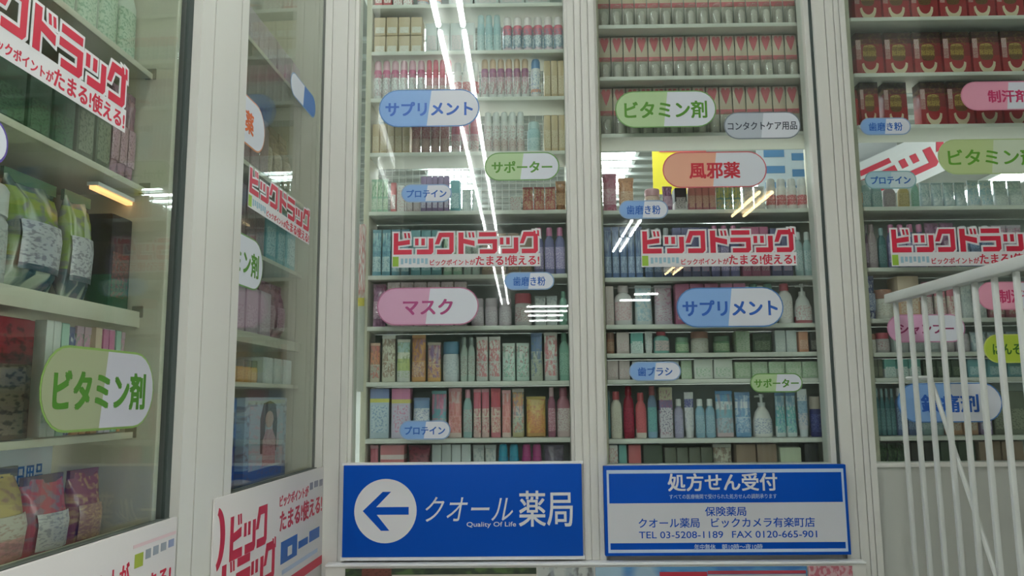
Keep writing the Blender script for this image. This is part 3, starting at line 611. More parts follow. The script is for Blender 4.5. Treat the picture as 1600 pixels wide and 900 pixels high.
r2('sixth', 506, [('blushbox', 1, 945, 960, 448), ('whitepink', 1, 961, 991, 442), ('whiteblue', 1, 993, 1022, 434), ('lilacpouch', 1, 1024, 1054, 440), ('roseplate', 3, 1056, 1125, 440), ('pinkbox', 2, 1127, 1168, 440), ('greenbottle', 2, 1170, 1216, 440), ('conebottle', 1, 1218, 1243, 431), ('redfoot', 1, 1245, 1274, 431)])
r2('seventh', 551, [('brownjar', 1, 945, 961, 520), ('blushbox', 1, 963, 984, 520), ('tealcarton', 1, 985, 1006, 521), ('whitetube', 1, 1008, 1021, 518), ('tealredcap', 1, 1022, 1048, 511), ('greenjar', 1, 1056, 1079, 527), ('brownlid', 1, 1081, 1111, 518), ('greenjar', 1, 1116, 1144, 525), ('leafbox', 1, 1150, 1173, 518), ('olivebox', 1, 1176, 1207, 521), ('clearbox', 2, 1211, 1246, 517), ('orangeslim', 1, 1248, 1264, 519), ('blackslim', 1, 1266, 1279, 520)])
r2('eighth', 592, [('blushbox', 2, 946, 985, 564), ('clearbox', 3, 987, 1062, 565), ('leafbox', 1, 1064, 1082, 564), ('emblembox', 2, 1084, 1146, 561), ('leafbox', 5, 1148, 1280, 566)])
r2('ninth', 685, [('tealbottle', 1, 944, 954, 612), ('creamred', 1, 955, 974, 612), ('crimsonbottle', 1, 975, 993, 602), ('redbottle', 1, 994, 1012, 614), ('tealred', 1, 1013, 1029, 603), ('purplewhite', 1, 1031, 1053, 606), ('lavender', 1, 1055, 1070, 624), ('navytube', 1, 1071, 1087, 613), ('clearblue', 2, 1088, 1120, 624), ('bluecircle', 1, 1121, 1151, 611), ('bluewave', 1, 1152, 1178, 613), ('whitepump', 1, 1180, 1212, 616), ('aquapack', 2, 1214, 1248, 614), ('skytube', 1, 1250, 1267, 608), ('navyjar', 1, 1269, 1288, 620)])
r2('lowest', 772, [('whitered', 1, 946, 967, 697), ('tealcarton', 1, 968, 981, 688), ('redbox', 1, 983, 1004, 690), ('olivebox', 1, 1006, 1038, 690), ('mossbox', 4, 1040, 1116, 700), ('creampouch', 1, 1118, 1150, 694), ('brownbox', 2, 1152, 1218, 692), ('limecarton', 1, 1221, 1256, 700), ('blackslim', 1, 1260, 1284, 692)])
C = (1330, 1700)
r3 = lambda n, y, it: row_f(V3, sh(n), y, it, BOARDS[2], *C, xmid=1450)
r3('top', 26, [('gift', 6, 1337, 1606, -42), ('gift', 1, 1607, 1648, -42)])
r3('second', 113, [('gift', 6, 1340, 1616, 47), ('gift', 1, 1617, 1658, 47)])
r3('third', 194, [('redtall', 1, 1329, 1344, 140), ('gift', 1, 1346, 1377, 128), ('gift', 1, 1385, 1424, 127), ('gift', 4, 1442, 1616, 122)])
r3('fourth', 322, [('orangebag', 1, 1333, 1345, 288), ('paleteal', 2, 1346, 1381, 280), ('rosebottle', 1, 1383, 1403, 285), ('goldslim', 1, 1406, 1424, 284), ('greenbottle', 1, 1426, 1438, 280), ('greyblue', 4, 1440, 1514, 284), ('whiteblue', 2, 1516, 1556, 280), ('palepack', 2, 1558, 1604, 280)])
r3('fifth', 417, [('plumbottle', 2, 1339, 1358, 352), ('rosebottle', 1, 1359, 1374, 350), ('tealbottle', 1, 1375, 1388, 356), ('violetbottle', 4, 1390, 1450, 350), ('mauvebag', 2, 1452, 1500, 350), ('navybottle', 3, 1502, 1556, 352), ('lilacpouch', 2, 1558, 1606, 350)])
r3('sixth', 497, [('navybag', 1, 1345, 1370, 432), ('brownlid', 1, 1372, 1402, 452), ('peachbox', 1, 1404, 1440, 432), ('burgwhite', 1, 1442, 1462, 440), ('pinkpack', 2, 1464, 1504, 438), ('palepack', 2, 1506, 1546, 440), ('redpack', 2, 1548, 1606, 440)])
r3('seventh', 550, [('brownlid', 1, 1350, 1370, 522), ('redlidjar', 1, 1372, 1394, 520), ('clearbox', 3, 1396, 1470, 520), ('mauvejar', 2, 1472, 1520, 522), ('greyblue', 3, 1522, 1606, 518)])
r3('eighth', 590, [('mossbox', 2, 1350, 1380, 562), ('tealcarton', 3, 1382, 1440, 562), ('olivebox', 3, 1442, 1510, 563), ('tealbox', 3, 1512, 1606, 562)])
r3('ninth', 681, [('tealbottle', 4, 1349, 1402, 608), ('navybottle', 2, 1404, 1440, 606), ('paleteal', 2, 1442, 1478, 606), ('peachbox', 2, 1480, 1530, 620), ('purplebox', 1, 1532, 1552, 610), ('mossbox', 2, 1554, 1606, 612)])
r3('lowest', 770, [('fern', 3, 1352, 1424, 688), ('blackslim', 2, 1428, 1470, 692), ('olivebox', 2, 1474, 1530, 690), ('brownbox', 2, 1534, 1606, 690)])

# shelf units that carry them
def shelf_unit(i, label, x0, x1, zs, open_rows, grid_rows):
    t = thing('display_shelf', label, 'shelf', Vector((0, 0, 0)))
    up0, up1 = min(zs)-.3, TOPZ-.4
    for x, nm in ((x0, 'upright'), (x1, 'upright')):
        obj(nm, box_mesh((x-.011, SHY+.004, 0), (x+.011, SHY+.21, up1), FRAME_IN, .002), t)
    zs = sorted(zs)
    for k, z in enumerate(zs):
        b = obj('shelf_board', box_mesh((x0+.011, SHY, z-.016), (x1-.011, SHY+.18, z), SHELF, .002), t)
        obj('price_rail', box_mesh((x0+.012, SHY-.004, z-.017), (x1-.012, SHY+.001, z-.001), mat('#DADBD2', .35), .001), b)
        top = zs[k+1]-.018 if k+1 < len(zs) else up1
        if k in grid_rows:
            bm = bmesh.new(); y = SHY+.174
            n = int((x1-x0)/.03)
            for q in range(n+1):
                x = x0+.015+(x1-x0-.03)*q/n; add_tube(bm, (x, y, z), (x, y, top), .0016, 5)
            m_ = max(2, int((top-z)/.03))
            for q in range(1, m_): add_tube(bm, (x0+.012, y-.003, z+(top-z)*q/m_), (x1-.012, y-.003, z+(top-z)*q/m_), .0016, 5)
            obj('wire_grid', mesh_of(bm, mat('#C9CECB', .4)), t)
        elif k not in open_rows:
            obj('back_panel', box_mesh((x0+.011, SHY+.18, z-.016), (x1-.011, SHY+.188, top), worn('#B4BEBA', '#A2ACA8', 4, .6), 0), t)
    return t
shelf_unit(0, 'tall white display shelf behind the window over the arrow sign', xf(577, 500, SHY+.1), xf(893, 500, SHY+.1), BOARDS[0], (), (5, 6, 7, 8))
shelf_unit(1, 'tall white display shelf behind the window over the prescription notice', xf(935, 370, SHY+.1), xf(1283, 370, SHY+.1), BOARDS[1], (6,), ())
shelf_unit(2, 'tall white display shelf behind the window beyond the white railing', xf(1331, 370, SHY+.1), xf(1720, 370, SHY+.1), BOARDS[2], (6, 7), ())

# ------------------------------------------------------------------ side windows: shelves and goods
style('greycan', 'jar', 'grey bowl shaped tub', body='#8A8E88', cap='#A8ACA4', label='#9A9E96', ink='#6A6E68')
style('leafbag', 'bag', 'green leafy bag with silver label', body=[(0, '#2F5058'), (.3, '#7A9438'), (.72, '#8FA03C'), (.88, '#3F5A50')], cap='#4A6A48', label=[(0, '#3A5058'), (.12, '#B8B8BC')], ink='#6A6470', ink2='#C8D0B8')
style('darkgreen', 'carton', 'dark carton with green foot', body=[(0, '#2F5A40'), (.35, '#3A3230'), (.7, '#2A2428')], cap='#2A3030', label=[(0, '#4A6A50'), (.4, '#5A4840')], ink='#8A5048')
style('greenbox', 'carton', 'dark green carton', body='#3A5A44', cap='#2F4A38', label='#4A6A50', ink='#2A4030')
style('plumpack', 'bag', 'dusky pink bag', body='#8A5064', cap='#6A3A50', label='#A07080', ink='#5A2A40')
style('leopard', 'carton', 'red topped carton with black spots', body=[(0, '#7A6A5C'), (.62, '#6A2430'), (.7, '#8A2430')], cap='#6A1C28', label='#9A8A78', ink='#1F1A18', ink2='#2A1C1C', l0=.04, l1=.6, d=.16)
style('yellowbag', 'bag', 'golden yellow bag', body='#B89A3C', cap='#2A2620', label=[(0, '#C07060'), (.5, '#B0A890')], ink='#8A5A40')
style('redwhitebag', 'bag', 'red bag with white panel', body='#B02A34', cap='#3A2428', label='#B8B4B0', ink='#6A6470')
style('winebag', 'bag', 'wine red bag', body='#7A2830', cap='#5A2028', label='#8A5040', ink='#C09050')
style('mintbox', 'carton', 'small mint carton', body='#8FC0A8', cap='#5A9A88', label='#C8D8C8', ink='#3A7A98')
style('rainbow', 'pouch', 'small pink and orange packet', body=[(0, '#D08048'), (.5, '#C880A0')], cap='#B890A0', label='#D8A080', ink='#4A8A58')
style('whitegreen', 'bottle', 'white and green bottle', body='#B8C4B0', cap='#A8A46A', label='#A8BC9C', ink='#4A7A50')
style('lilacbox', 'carton', 'lilac carton', body='#A890A0', cap='#988090', label='#B8A0B0', ink='#8A6A80', d=.14)
style('tanbag', 'bag', 'tan brown bag', body='#8A7050', cap='#6A543C', label='#A88A68', ink='#5A4030')
style('amberjar', 'jar', 'amber jar with dark lid', body='#C8862C', cap='#3A3A34', label='#D09A48', ink='#A85A28')
style('posterbox', 'carton', 'large pale blue carton', body=[(0, '#1F3F88'), (.2, '#7A98B8'), (.8, '#9AA8B8')], cap='#88A0B4', label='#98A8B8', ink='#C08A98', ink2='#4A3A48', l0=.18, l1=.9, d=.16)
style('deepblue', 'carton', 'large deep blue carton', body=[(0, '#1F2F70'), (.4, '#27549A'), (.75, '#3A6AA8')], cap='#2A4A88', label=[(0, '#1F4A98'), (.5, '#3A4458')], ink='#6A88B0', d=.16, l0=.1, l1=.85)
style('roseboxes', 'carton', 'rose grey carton', body='#9A8488', cap='#8A7478', label='#A8949A', ink='#7A5A68', d=.12)
style('duskybox', 'carton', 'dusky brown red carton', body='#6A4A4C', cap='#5A3C40', label='#805A5C', ink='#4A3038', d=.12)

OFFB = -.06       # shelf front edge, behind the side glass
ROTW = FR_W.to_3x3() @ Matrix(((1,0,0),(0,0,1),(0,-1,0)))     # product axes: x along the wall, -y outwards, z up
def row_w(win, rowname, z, items, s0, s1, unit, th=.010):
    b = obj('shelf_board', box_mesh((s0, z-th, -.42), (s1, z, OFFB), FRAME_IN, .002), unit)
    obj('price_rail', box_mesh((s0, z-th-.003, OFFB-.002), (s1, z+.001, OFFB+.003), FRAME_IN, .001), b)
    off = OFFB-.02; ceil = unit.get('lowest_board', TOPZ)-.044; unit['lowest_board'] = z
    for s, n, x0, x1, yt, xt in items:
        a0, a1 = max(SW(PW(x0, 500, off)), s0+.006), min(SW(PW(x1, 500, off)), s1-.006); wd = (a1-a0)/n
        h = min(PW(xt, yt, off).z - z, (ceil-z-.004)/(1.07 if STY[s]['kind'] == 'bag' else 1))
        dep = STY[s].get('d', min(wd*1.1, .09))/2+.002 if 'carton' in STY[s]['kind'] else min(wd*.5, .06)
        for i in range(n):
            mx = Matrix.Translation(WP(a0+wd*(i+.5), z+.0022, off-dep)) @ (ROTW @ Matrix.Rotation(random.uniform(-.05, .05), 3, 'Z')).to_4x4()
            place(s, mx, wd*.96, h, win, rowname, 1000*x0+i)
VA, VB = 'in street side window', 'in side window by corner'
za = [PW(160, 54, OFFB).z, PW(110, 235, OFFB).z, PW(110, 466, OFFB).z, PW(100, 684, OFFB).z]
sa_end = SA1-.03
ua = thing('display_shelf', 'beige display shelf behind the large side window nearest the street', 'shelf', frame_at(CW, FR_W))
obj('upright', box_mesh((sa_end, 0, -.42), (sa_end+.02, TOPZ-.4, -.006), FRAME_IN, .002), ua, label='beige end panel with a keyhole slot')
obj('upright', box_mesh((SA0+.02, 0, -.42), (SA0+.04, TOPZ-.4, -.006), FRAME_IN, .002), ua)
obj('back_panel', box_mesh((SA0+.04, za[2]-.03, -.44), (sa_end, TOPZ-.4, -.42), worn('#7C8A7E', '#66746A', 4, .6)), ua)
for z_ in za:
    bm = bmesh.new(); add_box(bm, (sa_end-.003, z_-.012, -.075), (sa_end+.001, z_+.014, -.05))
    obj('bracket', mesh_of(bm, mat('#8A8676', .4)), ua)
row_w(VA, 'top shelf', za[0], [('whitegreen', 4, 60, 222, -110, 150), ('pinkbag', 2, -10, 58, -110, 30)], SA0+.04, sa_end, ua)
row_w(VA, 'second shelf', za[1], [('greenbox', 3, -30, 100, 92, 20), ('mossbox', 2, 102, 160, 118, 130), ('plumpack', 3, 162, 218, 140, 190)], SA0+.04, sa_end, ua)
row_w(VA, 'third shelf', za[2], [('greycan', 1, -60, 28, 290, 10), ('leafbag', 1, 32, 118, 275, 80), ('leafbag', 1, 120, 163, 300, 140), ('darkgreen', 1, 168, 212, 340, 190)], SA0+.04, sa_end, ua, .032)
row_w(VA, 'fourth shelf', za[3], [('leopard', 1, -60, 62, 498, 20), ('emblembox', 2, 76, 100, 500, 90), ('mintbox', 1, 101, 113, 508, 106), ('navybag', 1, 114, 128, 500, 120), ('rainbow', 2, 129, 152, 508, 140), ('peachbox', 1, 153, 164, 502, 158), ('pinkbox', 2, 165, 184, 512, 175), ('mintbox', 1, 185, 194, 510, 190), ('rainbow', 1, 195, 206, 514, 200)], SA0+.04, sa_end, ua)
zlow = PW(100, 892, OFFB).z
row_w(VA, 'lowest shelf', zlow, [('yellowbag', 1, -25, 94, 742, 40), ('redwhitebag', 1, 96, 158, 748, 125), ('winebag', 1, 160, 203, 738, 180)], SA0+.04, sa_end, ua)
zb = [PW(430, 106, OFFB).z, PW(410, 272, OFFB).z, PW(410, 400, OFFB).z, PW(410, 524, OFFB).z, PW(410, 599, OFFB).z]
sb_end = SB1-.022; sb0 = SB0+.01
ub = thing('display_shelf', 'beige display shelf behind the narrow side window beside the corner post', 'shelf', frame_at(CW, FR_W))
obj('upright', box_mesh((sb_end-.02, 0, -.30), (sb_end, TOPZ-.4, -.006), FRAME_IN, .002), ub)
obj('upright', box_mesh((sb0, 0, -.42), (sb0+.02, TOPZ-.4, -.012), FRAME_IN, .002), ub)
obj('back_panel', box_mesh((sb0+.02, zb[-1]-.4, -.44), (sb_end-.02, TOPZ-.4, -.42), worn('#8A8C86', '#74766F', 4, .6)), ub)
B0, B1 = sb0+.02, sb_end-.02
row_w(VB, 'top shelf', zb[0], [('roseboxes', 6, 372, 466, 20, 400)], B0, B1, ub)
row_w(VB, 'second shelf', zb[1], [('duskybox', 3, 366, 412, 170, 385), ('tanbag', 3, 414, 468, 200, 440)], B0, B1, ub)
row_w(VB, 'third shelf', zb[2], [('duskybox', 3, 362, 410, 290, 385), ('tealbox', 3, 412, 466, 330, 440)], B0, B1, ub)
row_w(VB, 'fourth shelf', zb[3], [('lilacbox', 3, 360, 425, 448, 390), ('plumpack', 2, 427, 464, 440, 440)], B0, B1, ub, .03)
row_w(VB, 'fifth shelf', zb[4], [('amberjar', 5, 356, 410, 562, 380), ('clearbox', 3, 414, 462, 562, 435)], B0, B1, ub)
row_w(VB, 'lowest shelf', PW(410, 760, OFFB).z, [('deepblue', 1, 348, 378, 610, 360), ('posterbox', 1, 380, 462, 606, 420)], B0, B1, ub)
for R_ in ROOTS:
    if R_[1] == STY['posterbox']['desc']:
        bb = [c for o in R_[0].children for c in o.bound_box] if R_[0].children else []
        bpy.context.view_layer.update()
        xs = [v[0] for o in COL.objects if o.parent is R_[0] for v in o.bound_box]; ys = [v[1] for o in COL.objects if o.parent is R_[0] for v in o.bound_box]; zs = [v[2] for o in COL.objects if o.parent is R_[0] for v in o.bound_box]
        hw, yf_, hh_ = max(xs), min(ys), max(zs)
        def pic(nm, pts, t0, t1, m):
            me = prism([(u*hw, v*hh_) for u, v in pts], t0, t1, m); me.transform(Matrix(((1,0,0,0),(0,0,-1,yf_),(0,1,0,0),(0,0,0,1)))); obj(nm, me, R_[0])
        pic('picture_hair', [(-.30, .35), (-.34, .75), (-.2, .93), (.1, .96), (.38, .92), (.48, .72), (.46, .36), (.30, .34), (.26, .7), (-.1, .7), (-.14, .34)], 0, .0008, mat('#4A3A3A', .5))
        pic('picture_face', [(.08+.2*math.cos(math.radians(a)), .74+.1*math.sin(math.radians(a))) for a in range(0, 360, 24)], .0006, .0014, mat('#C8A090', .5))
        pic('picture_dress', [(-.2, .2), (-.22, .5), (-.05, .62), (.24, .62), (.42, .5), (.4, .2)], .0006, .0012, printed([(0, '#C8959C')], '#B06878', None))
for u_ in (ua, ub): del u_['lowest_board']
label_products()

# ================================================================== STICKERS ON THE GLASS
def capsule(w, h, inset=0.0, n=12):
    w, h = w/2-inset, h/2-inset; c = w-h
    return [(c+h*math.cos(math.radians(a)), h*math.sin(math.radians(a))) for a in [-90+180*i/n for i in range(n+1)]] + \
           [(-c+h*math.cos(math.radians(a)), h*math.sin(math.radians(a))) for a in [90+180*i/n for i in range(n+1)]]
def half(w, h, side, tilt, inset=0.0, n=12):
    w, h = w/2-inset, h/2-inset; c = w-h
    if side < 0:
        return [(-c+h*math.cos(math.radians(a)), h*math.sin(math.radians(a))) for a in [90+180*i/n for i in range(n+1)]] + [(-tilt, -h), (tilt, h)]
    return [(c+h*math.cos(math.radians(a)), h*math.sin(math.radians(a))) for a in [-90+180*i/n for i in range(n+1)]] + [(tilt, h), (-tilt, -h)]
def sticker(label, mx, w, h, text, tint, ink, border, pale='#D3D9E2', tw=.8, th=.42, bold=.028, flip=False):
    t = thing('window_sticker', label, 'sticker', mx, 'capsule shaped stickers on the windows')
    T = .0012
    obj('backing', prism(capsule(w, h), 0, T*.5, mat(border, .4)), t)
    a, b = (half(w, h, -1, h*.06, .0045), half(w, h, 1, h*.06, .0045))
    if flip: a, b = b, a
    obj('coloured_half', prism(a, T*.4, T, mat(tint, .45)), t)
    obj('pale_half', prism(b, T*.4, T, mat(pale, .45)), t)
    if text:
        me = text_mesh(text, w*tw, h*th if th else None, .0006, mat(ink, .45), bold); me.transform(Matrix.Translation((0, -h*.02, T-.0002)))
        obj('lettering', me, t)
    return t
def stick_f(label, x0, y0, x1, y1, *a, **k):
    cx, cy = (x0+x1)/2, (y0+y1)/2; y = YF-.0045
    p0, p1, c = PY(x0, cy, y), PY(x1, cy, y), PY(cx, cy, y); h = PY(cx, y0, y).z-PY(cx, y1, y).z
    return sticker(label, frame_at(c, FR_F), p1.x-p0.x, h, *a, **k)
BLUE = ('#7FA9DC', '#1F5CB8', '#4A7CB8'); GREEN = ('#A9C596', '#4F8A28', '#6A9A58'); MAUVE = ('#CDA0BC', '#A8447C', '#B0708F'); ORG = ('#DDA68E', '#C02A3C', '#C8606A')
SMB = ('#7FA8D8', '#2460B4', '#86A4C8'); GREY = ('#AEB8C2', '#3A4250', '#7A848E'); PINK = ('#DC9AB0', '#C03064', '#D088A0')
def cap3(c, text, **k): return (text, c[0], c[1], c[2])
stick_f('large blue and white capsule sticker reading サプリメント under white can shelf', 592, 140, 749, 198, *cap3(BLUE, 'サプリメント'), tw=.86, th=.36, bold=.035)
stick_f('green and white capsule sticker reading サポーター over arrow sign window', 757, 238, 874, 282, *cap3(GREEN, 'サポーター'), tw=.8, th=.4, bold=.03)
stick_f('small blue sticker reading プロテイン upper one over arrow sign', 627, 288, 706, 316, *cap3(SMB, 'プロテイン'), tw=.78, th=.42, bold=.03)
stick_f('small blue sticker reading 歯磨き粉 next to マスク sticker', 788, 425, 866, 453, *cap3(SMB, '歯磨き粉'), tw=.64, th=.5, bold=.02)
stick_f('large mauve and white capsule sticker reading マスク', 589, 449, 748, 508, *cap3(MAUVE, 'マスク'), tw=.48, th=.4, bold=.03)
stick_f('small blue sticker reading プロテイン just above the arrow sign', 624, 657, 704, 687, *cap3(SMB, 'プロテイン'), tw=.78, th=.42, bold=.03)
stick_f('large green and white capsule sticker reading ビタミン剤 over blister packs', 961, 142, 1119, 199, *cap3(GREEN, 'ビタミン剤'), tw=.81, th=.46, bold=.03)
stick_f('grey capsule sticker reading コンタクトケア用品', 1131, 175, 1251, 217, *cap3(GREY, 'コンタクトケア用品'), tw=.9, th=.3, bold=.02)
stick_f('orange and white capsule sticker reading 風邪薬 over prescription notice window', 1035, 237, 1198, 293, *cap3(ORG, '風邪薬'), tw=.48, th=.44, bold=.03)
stick_f('small blue sticker reading 歯磨き粉 below the orange 風邪薬 sticker', 967, 313, 1044, 342, *cap3(SMB, '歯磨き粉'), tw=.68, th=.48, bold=.02)
stick_f('large blue and white capsule sticker reading サプリメント over prescription notice window', 1057, 449, 1224, 511, *cap3(BLUE, 'サプリメント'), tw=.88, th=.38, bold=.035)
stick_f('small blue sticker reading 歯ブラシ', 983, 565, 1064, 595, *cap3(SMB, '歯ブラシ'), tw=.66, th=.46, bold=.025)
stick_f('small green capsule sticker reading サポーター above prescription notice', 1172, 583, 1254, 613, *cap3(GREEN, 'サポーター'), tw=.84, th=.44, bold=.03)
stick_f('pink capsule sticker reading 制汗剤 over red gift packs', 1501, 127, 1648, 172, *cap3(PINK, '制汗剤'), tw=.42, th=.42, bold=.03)
stick_f('small blue sticker reading 歯磨き粉 below red gift packs', 1344, 184, 1423, 211, *cap3(SMB, '歯磨き粉'), tw=.66, th=.48, bold=.02)
stick_f('large green capsule sticker reading ビタミン剤 above white railing', 1465, 217, 1637, 272, '  ビタミン剤', '#B4C88E', '#5A9A28', '#A8C088', tw=.81, th=.46, bold=.03, pale='#C6D4BC')
stick_f('small teal blue sticker reading プロテイン left of green ビタミン剤 sticker', 1351, 267, 1432, 295, 'プロテイン', '#9ABCC8', '#1F5CA8', '#7AA4A8', tw=.76, th=.42, bold=.03, pale='#B8CCD0')
stick_f('pink capsule sticker reading シャンプー behind the railing bars', 1386, 491, 1508, 535, 'シャンプー', '#D0A0C0', '#8A2A5C', '#C08AA8', tw=.7, th=.36, bold=.03)
stick_f('yellow green capsule sticker reading はんそうこう behind the railing bars', 1537, 522, 1655, 567, 'はんそうこう', '#A8C03C', '#3A6A20', '#B8C860', pale='#C8D488', tw=.76, th=.36, bold=.03)
stick_f('pink capsule sticker reading 制汗剤 behind the railing bars', 1527, 440, 1650, 484, *cap3(PINK, '制汗剤'), tw=.46, th=.46, bold=.03)
stick_f('large blue and white capsule sticker reading 鎮痛剤 behind the railing bars', 1402, 598, 1566, 660, *cap3(BLUE, '鎮痛剤'), tw=.54, th=.44, bold=.03)
def stick_w(label, sc, zc, w, h, *a, **k):
    return sticker(label, frame_at(WP(sc, zc, .0045), FR_W), w, h, *a, **k)
p0, p1 = PW(57, 608), PW(236, 612)
pt, pb = PW(148, 544), PW(146, 673)
stick_w('large green capsule sticker reading ビタミン剤 on the window nearest the street', (SW(p0)+SW(p1))/2, (pt.z+pb.z)/2, SW(p1)-SW(p0), pt.z-pb.z, 'ビタミン剤', '#939D7C', '#467E24', '#7A9E50', tw=.80, th=.46, bold=.045, pale='#B4B6C0')
WCAP = .378
s_ = SW(PW(408, 415)); z_ = PW(390, 420).z
stick_w('green capsule sticker reading ビタミン剤 on the narrow side window', s_-WCAP/2, PW(385, 410).z, WCAP, .15, *cap3(GREEN, 'ビタミン剤'), tw=.81, th=.46, bold=.03)
s_ = SW(PW(411, 215))
stick_w('orange capsule sticker reading 風邪薬 on the narrow side window', s_-WCAP/2, PW(384, 188).z, WCAP, .145, '風邪薬', '#E3A488', '#D86A30', '#D8926A', tw=.5, th=.44, bold=.03)
p0, p1 = PW(452, 130), PW(491, 168)
stick_w('small white and blue sticker high on the narrow side window', (SW(p0)+SW(p1))/2, (p0.z+p1.z)/2, SW(p1)-SW(p0), .085, None, '#3F74B8', '#D8DCE4', '#7A98B8', flip=True)
s_ = SW(PW(8, 230))
stick_w('violet edged capsule sticker cut by the left edge of the picture', s_-.18, PW(2, 228).z, .36, .075, None, '#7A70B0', '#5A50A0', '#5A4A98')

# the shop's lettering: block katakana drawn as strokes
DAK = [[(.66, .76), (.76, .76), (.72, 1.0), (.62, 1.0)], [(.84, .76), (.94, .76), (.90, 1.0), (.80, 1.0)]]
GLY = {
 'bi': ([rect(.04, 0, .27, 1.0), rect(.04, 0, .96, .22), [(.2, .40), (.86, .47), (.86, .69), (.2, .60)]] + [[(x-.06, y) for x, y in d] for d in DAK], 1.0),
 'xtu': ([rect(.02, .42, .2, .74), rect(.34, .42, .52, .74), rect(.72, .1, .95, .74), [(.12, 0), (.85, 0), (.95, .1), (.95, .22), (.12, .22)]], .92),
 'ku': ([[(.22, 1.0), (.46, 1.0), (.22, .46), (0, .46)], rect(.3, .79, .96, 1.0), rect(.74, .16, .96, 1.0), [(.12, 0), (.84, 0), (.96, .12), (.96, .21), (.12, .21)]], 1.0),
 'do': ([rect(.1, 0, .36, 1.0), [(.3, .50), (.92, .36), (.92, .60), (.3, .72)]] + [[(x-.02, y+.0) for x, y in d] for d in DAK], .98),
 'ra': ([rect(.06, .80, .94, 1.0), rect(.0, .47, .98, .67), rect(.75, .1, .98, .67), [(.10, 0), (.86, 0), (.98, .12), (.98, .2), (.10, .2)]], 1.0),
 'gu': ([[(.2, 1.0), (.44, 1.0), (.2, .46), (0, .46)], rect(.3, .79, .72, 1.0), rect(.70, .16, .92, .9), [(.10, 0), (.8, 0), (.92, .12), (.92, .21), (.10, .21)], [(.74, .82), (.84, .78), (.80, 1.04), (.70, 1.06)], [(.9, .82), (1.0, .78), (.98, 1.06), (.88, 1.08)]], 1.0)}
WORD = ['bi', 'xtu', 'ku', 'do', 'ra', 'xtu', 'gu']
def logo_strokes(w, h, keys=WORD, gap=.10):
    tot = sum(GLY[k][1] for k in keys)+gap*(len(keys)-1); u = w/tot; x = 0; out = []
    for k in keys:
        out += [[((x+px*1.0)*u, py*h) for px, py in poly] for poly in GLY[k][0]]; x += GLY[k][1]+gap
    return out
def strokes_mesh(polys, z0, z1, m, d=0.0):
    bm = bmesh.new()
    for i, p in enumerate(polys):
        q = grow(p, d) if d else p
        add_prism(bm, q if True else p, z0, z1+(i % 5)*2e-5)
    return mesh_of(bm, m)
RED = '#C6213F'
def logo_sticker(label, mx, W, H):
    """origin at the lower left corner"""
    t = thing('logo_sticker', label, 'sticker', mx, 'shop logo stickers on the windows')
    wm, rm = mat('#D6D8DA', .45), mat(RED, .45)
    b = H*.045; lw, lh = W-2*b, H*.60; pol = [[(x+b, y+H*.36) for x, y in p] for p in logo_strokes(lw, lh)]
    back = strokes_mesh(pol, 0, .0008, wm, b)
    obj('outline', back, t)
    obj('strip', prism(rect(b*.5, H*.0, W-b*.5, H*.36), 0, .0007, wm), t)
    obj('lettering', strokes_mesh(pol, .0007, .0014, rm), t)
    obj('leaf_mark', prism(rect(b, H*.03, W*.05, H*.30), .0006, .0012, mat('#8FB83C', .5)), t)
    bm = bmesh.new()
    for q in range(7):
        x = W*(.065+.027*q); add_prism(bm, rect(x, H*(.09+.03*(q % 2)), x+W*.017, H*.25), .0006, .0012)
    obj('print', mesh_of(bm, mat('#8FB4C4', .5)), t)
    me = text_mesh('ビックポイントが', W*.30, H*.16, .0006, rm, .02); me.transform(Matrix.Translation((W*.41, H*.13, .0006))); obj('tagline', me, t)
    me = text_mesh('たまる!使える!', W*.42, H*.27, .0006, rm, .03); me.transform(Matrix.Translation((W*.775, H*.17, .0006))); obj('tagline', me, t)
    return t
def logo_f(label, x0, y0, x1, y1):
    y = YF-.0045; cx = (x0+x1)/2
    a, b = PY(x0, y1, y), PY(x1, y1, y); h = PY(cx, y0, y).z-PY(cx, y1, y).z
    a.z = PY(cx, y1, y).z
    return logo_sticker(label, frame_at(a, FR_F), b.x-a.x, h)
logo_f('red and white shop logo sticker on the window over the arrow sign', 611, 361, 846, 417)
logo_f('red and white shop logo sticker on the window over the prescription notice', 1001, 358, 1247, 416)
logo_f('red and white shop logo sticker on the window above the railing', 1392, 355, 1640, 415)
pa, pb_, pc = PW(194, 108), PW(190, 207), PW(190, 207)
hA = PW(190, 105).z-PW(190, 206).z; sR = SW(PW(196, 150)); WA = hA*4.15
logo_sticker('large red and white logo sticker on the window nearest the street', frame_at(WP(sR-WA, PW(190, 207).z, .0045), FR_W), WA, hA)
pl, pr_ = PW(384, 322), PW(481, 386)
hB = PW(384, 255).z-PW(384, 322).z
logo_sticker('red and white logo sticker on the narrow side window', frame_at(WP(SW(pl), PW(384, 322).z, .0045), FR_W), SW(pr_)-SW(pl), hB)

# ================================================================== THE TWO BLUE SIGNS
def sign_box(name, label, x0, y0, x1, y1, y=2.925, cat='sign'):
    cx = (x0+x1)/2; cy = (y0+y1)/2
    a, b = PY(x0, cy, y), PY(x1, cy, y); z1_, z0_ = PY(cx, y0, y).z, PY(cx, y1, y).z
    t = thing(name, label, cat, frame_at(Vector((a.x, y, z0_)), FR_F)); return t, b.x-a.x, z1_-z0_
SB = mat('#004DB4', .55); SB.node_tree.nodes['Principled BSDF'].inputs['Specular IOR Level'].default_value = .15; SW_ = mat('#DCDDE0', .4)
t, W, H = sign_box('arrow_sign', 'blue sign with a left arrow in a white disc and white brush lettering', 535.5, 726, 910, 870)
obj('panel', box_mesh((0, 0, -.029), (W, H, 0), SB, .002), t)
sx = lambda px: (px-535.5)/(910-535.5)*W
sy = lambda py: (870-py)/(870-726)*H
cx, cy, R_ = sx(602.5), sy(798), W*.1305
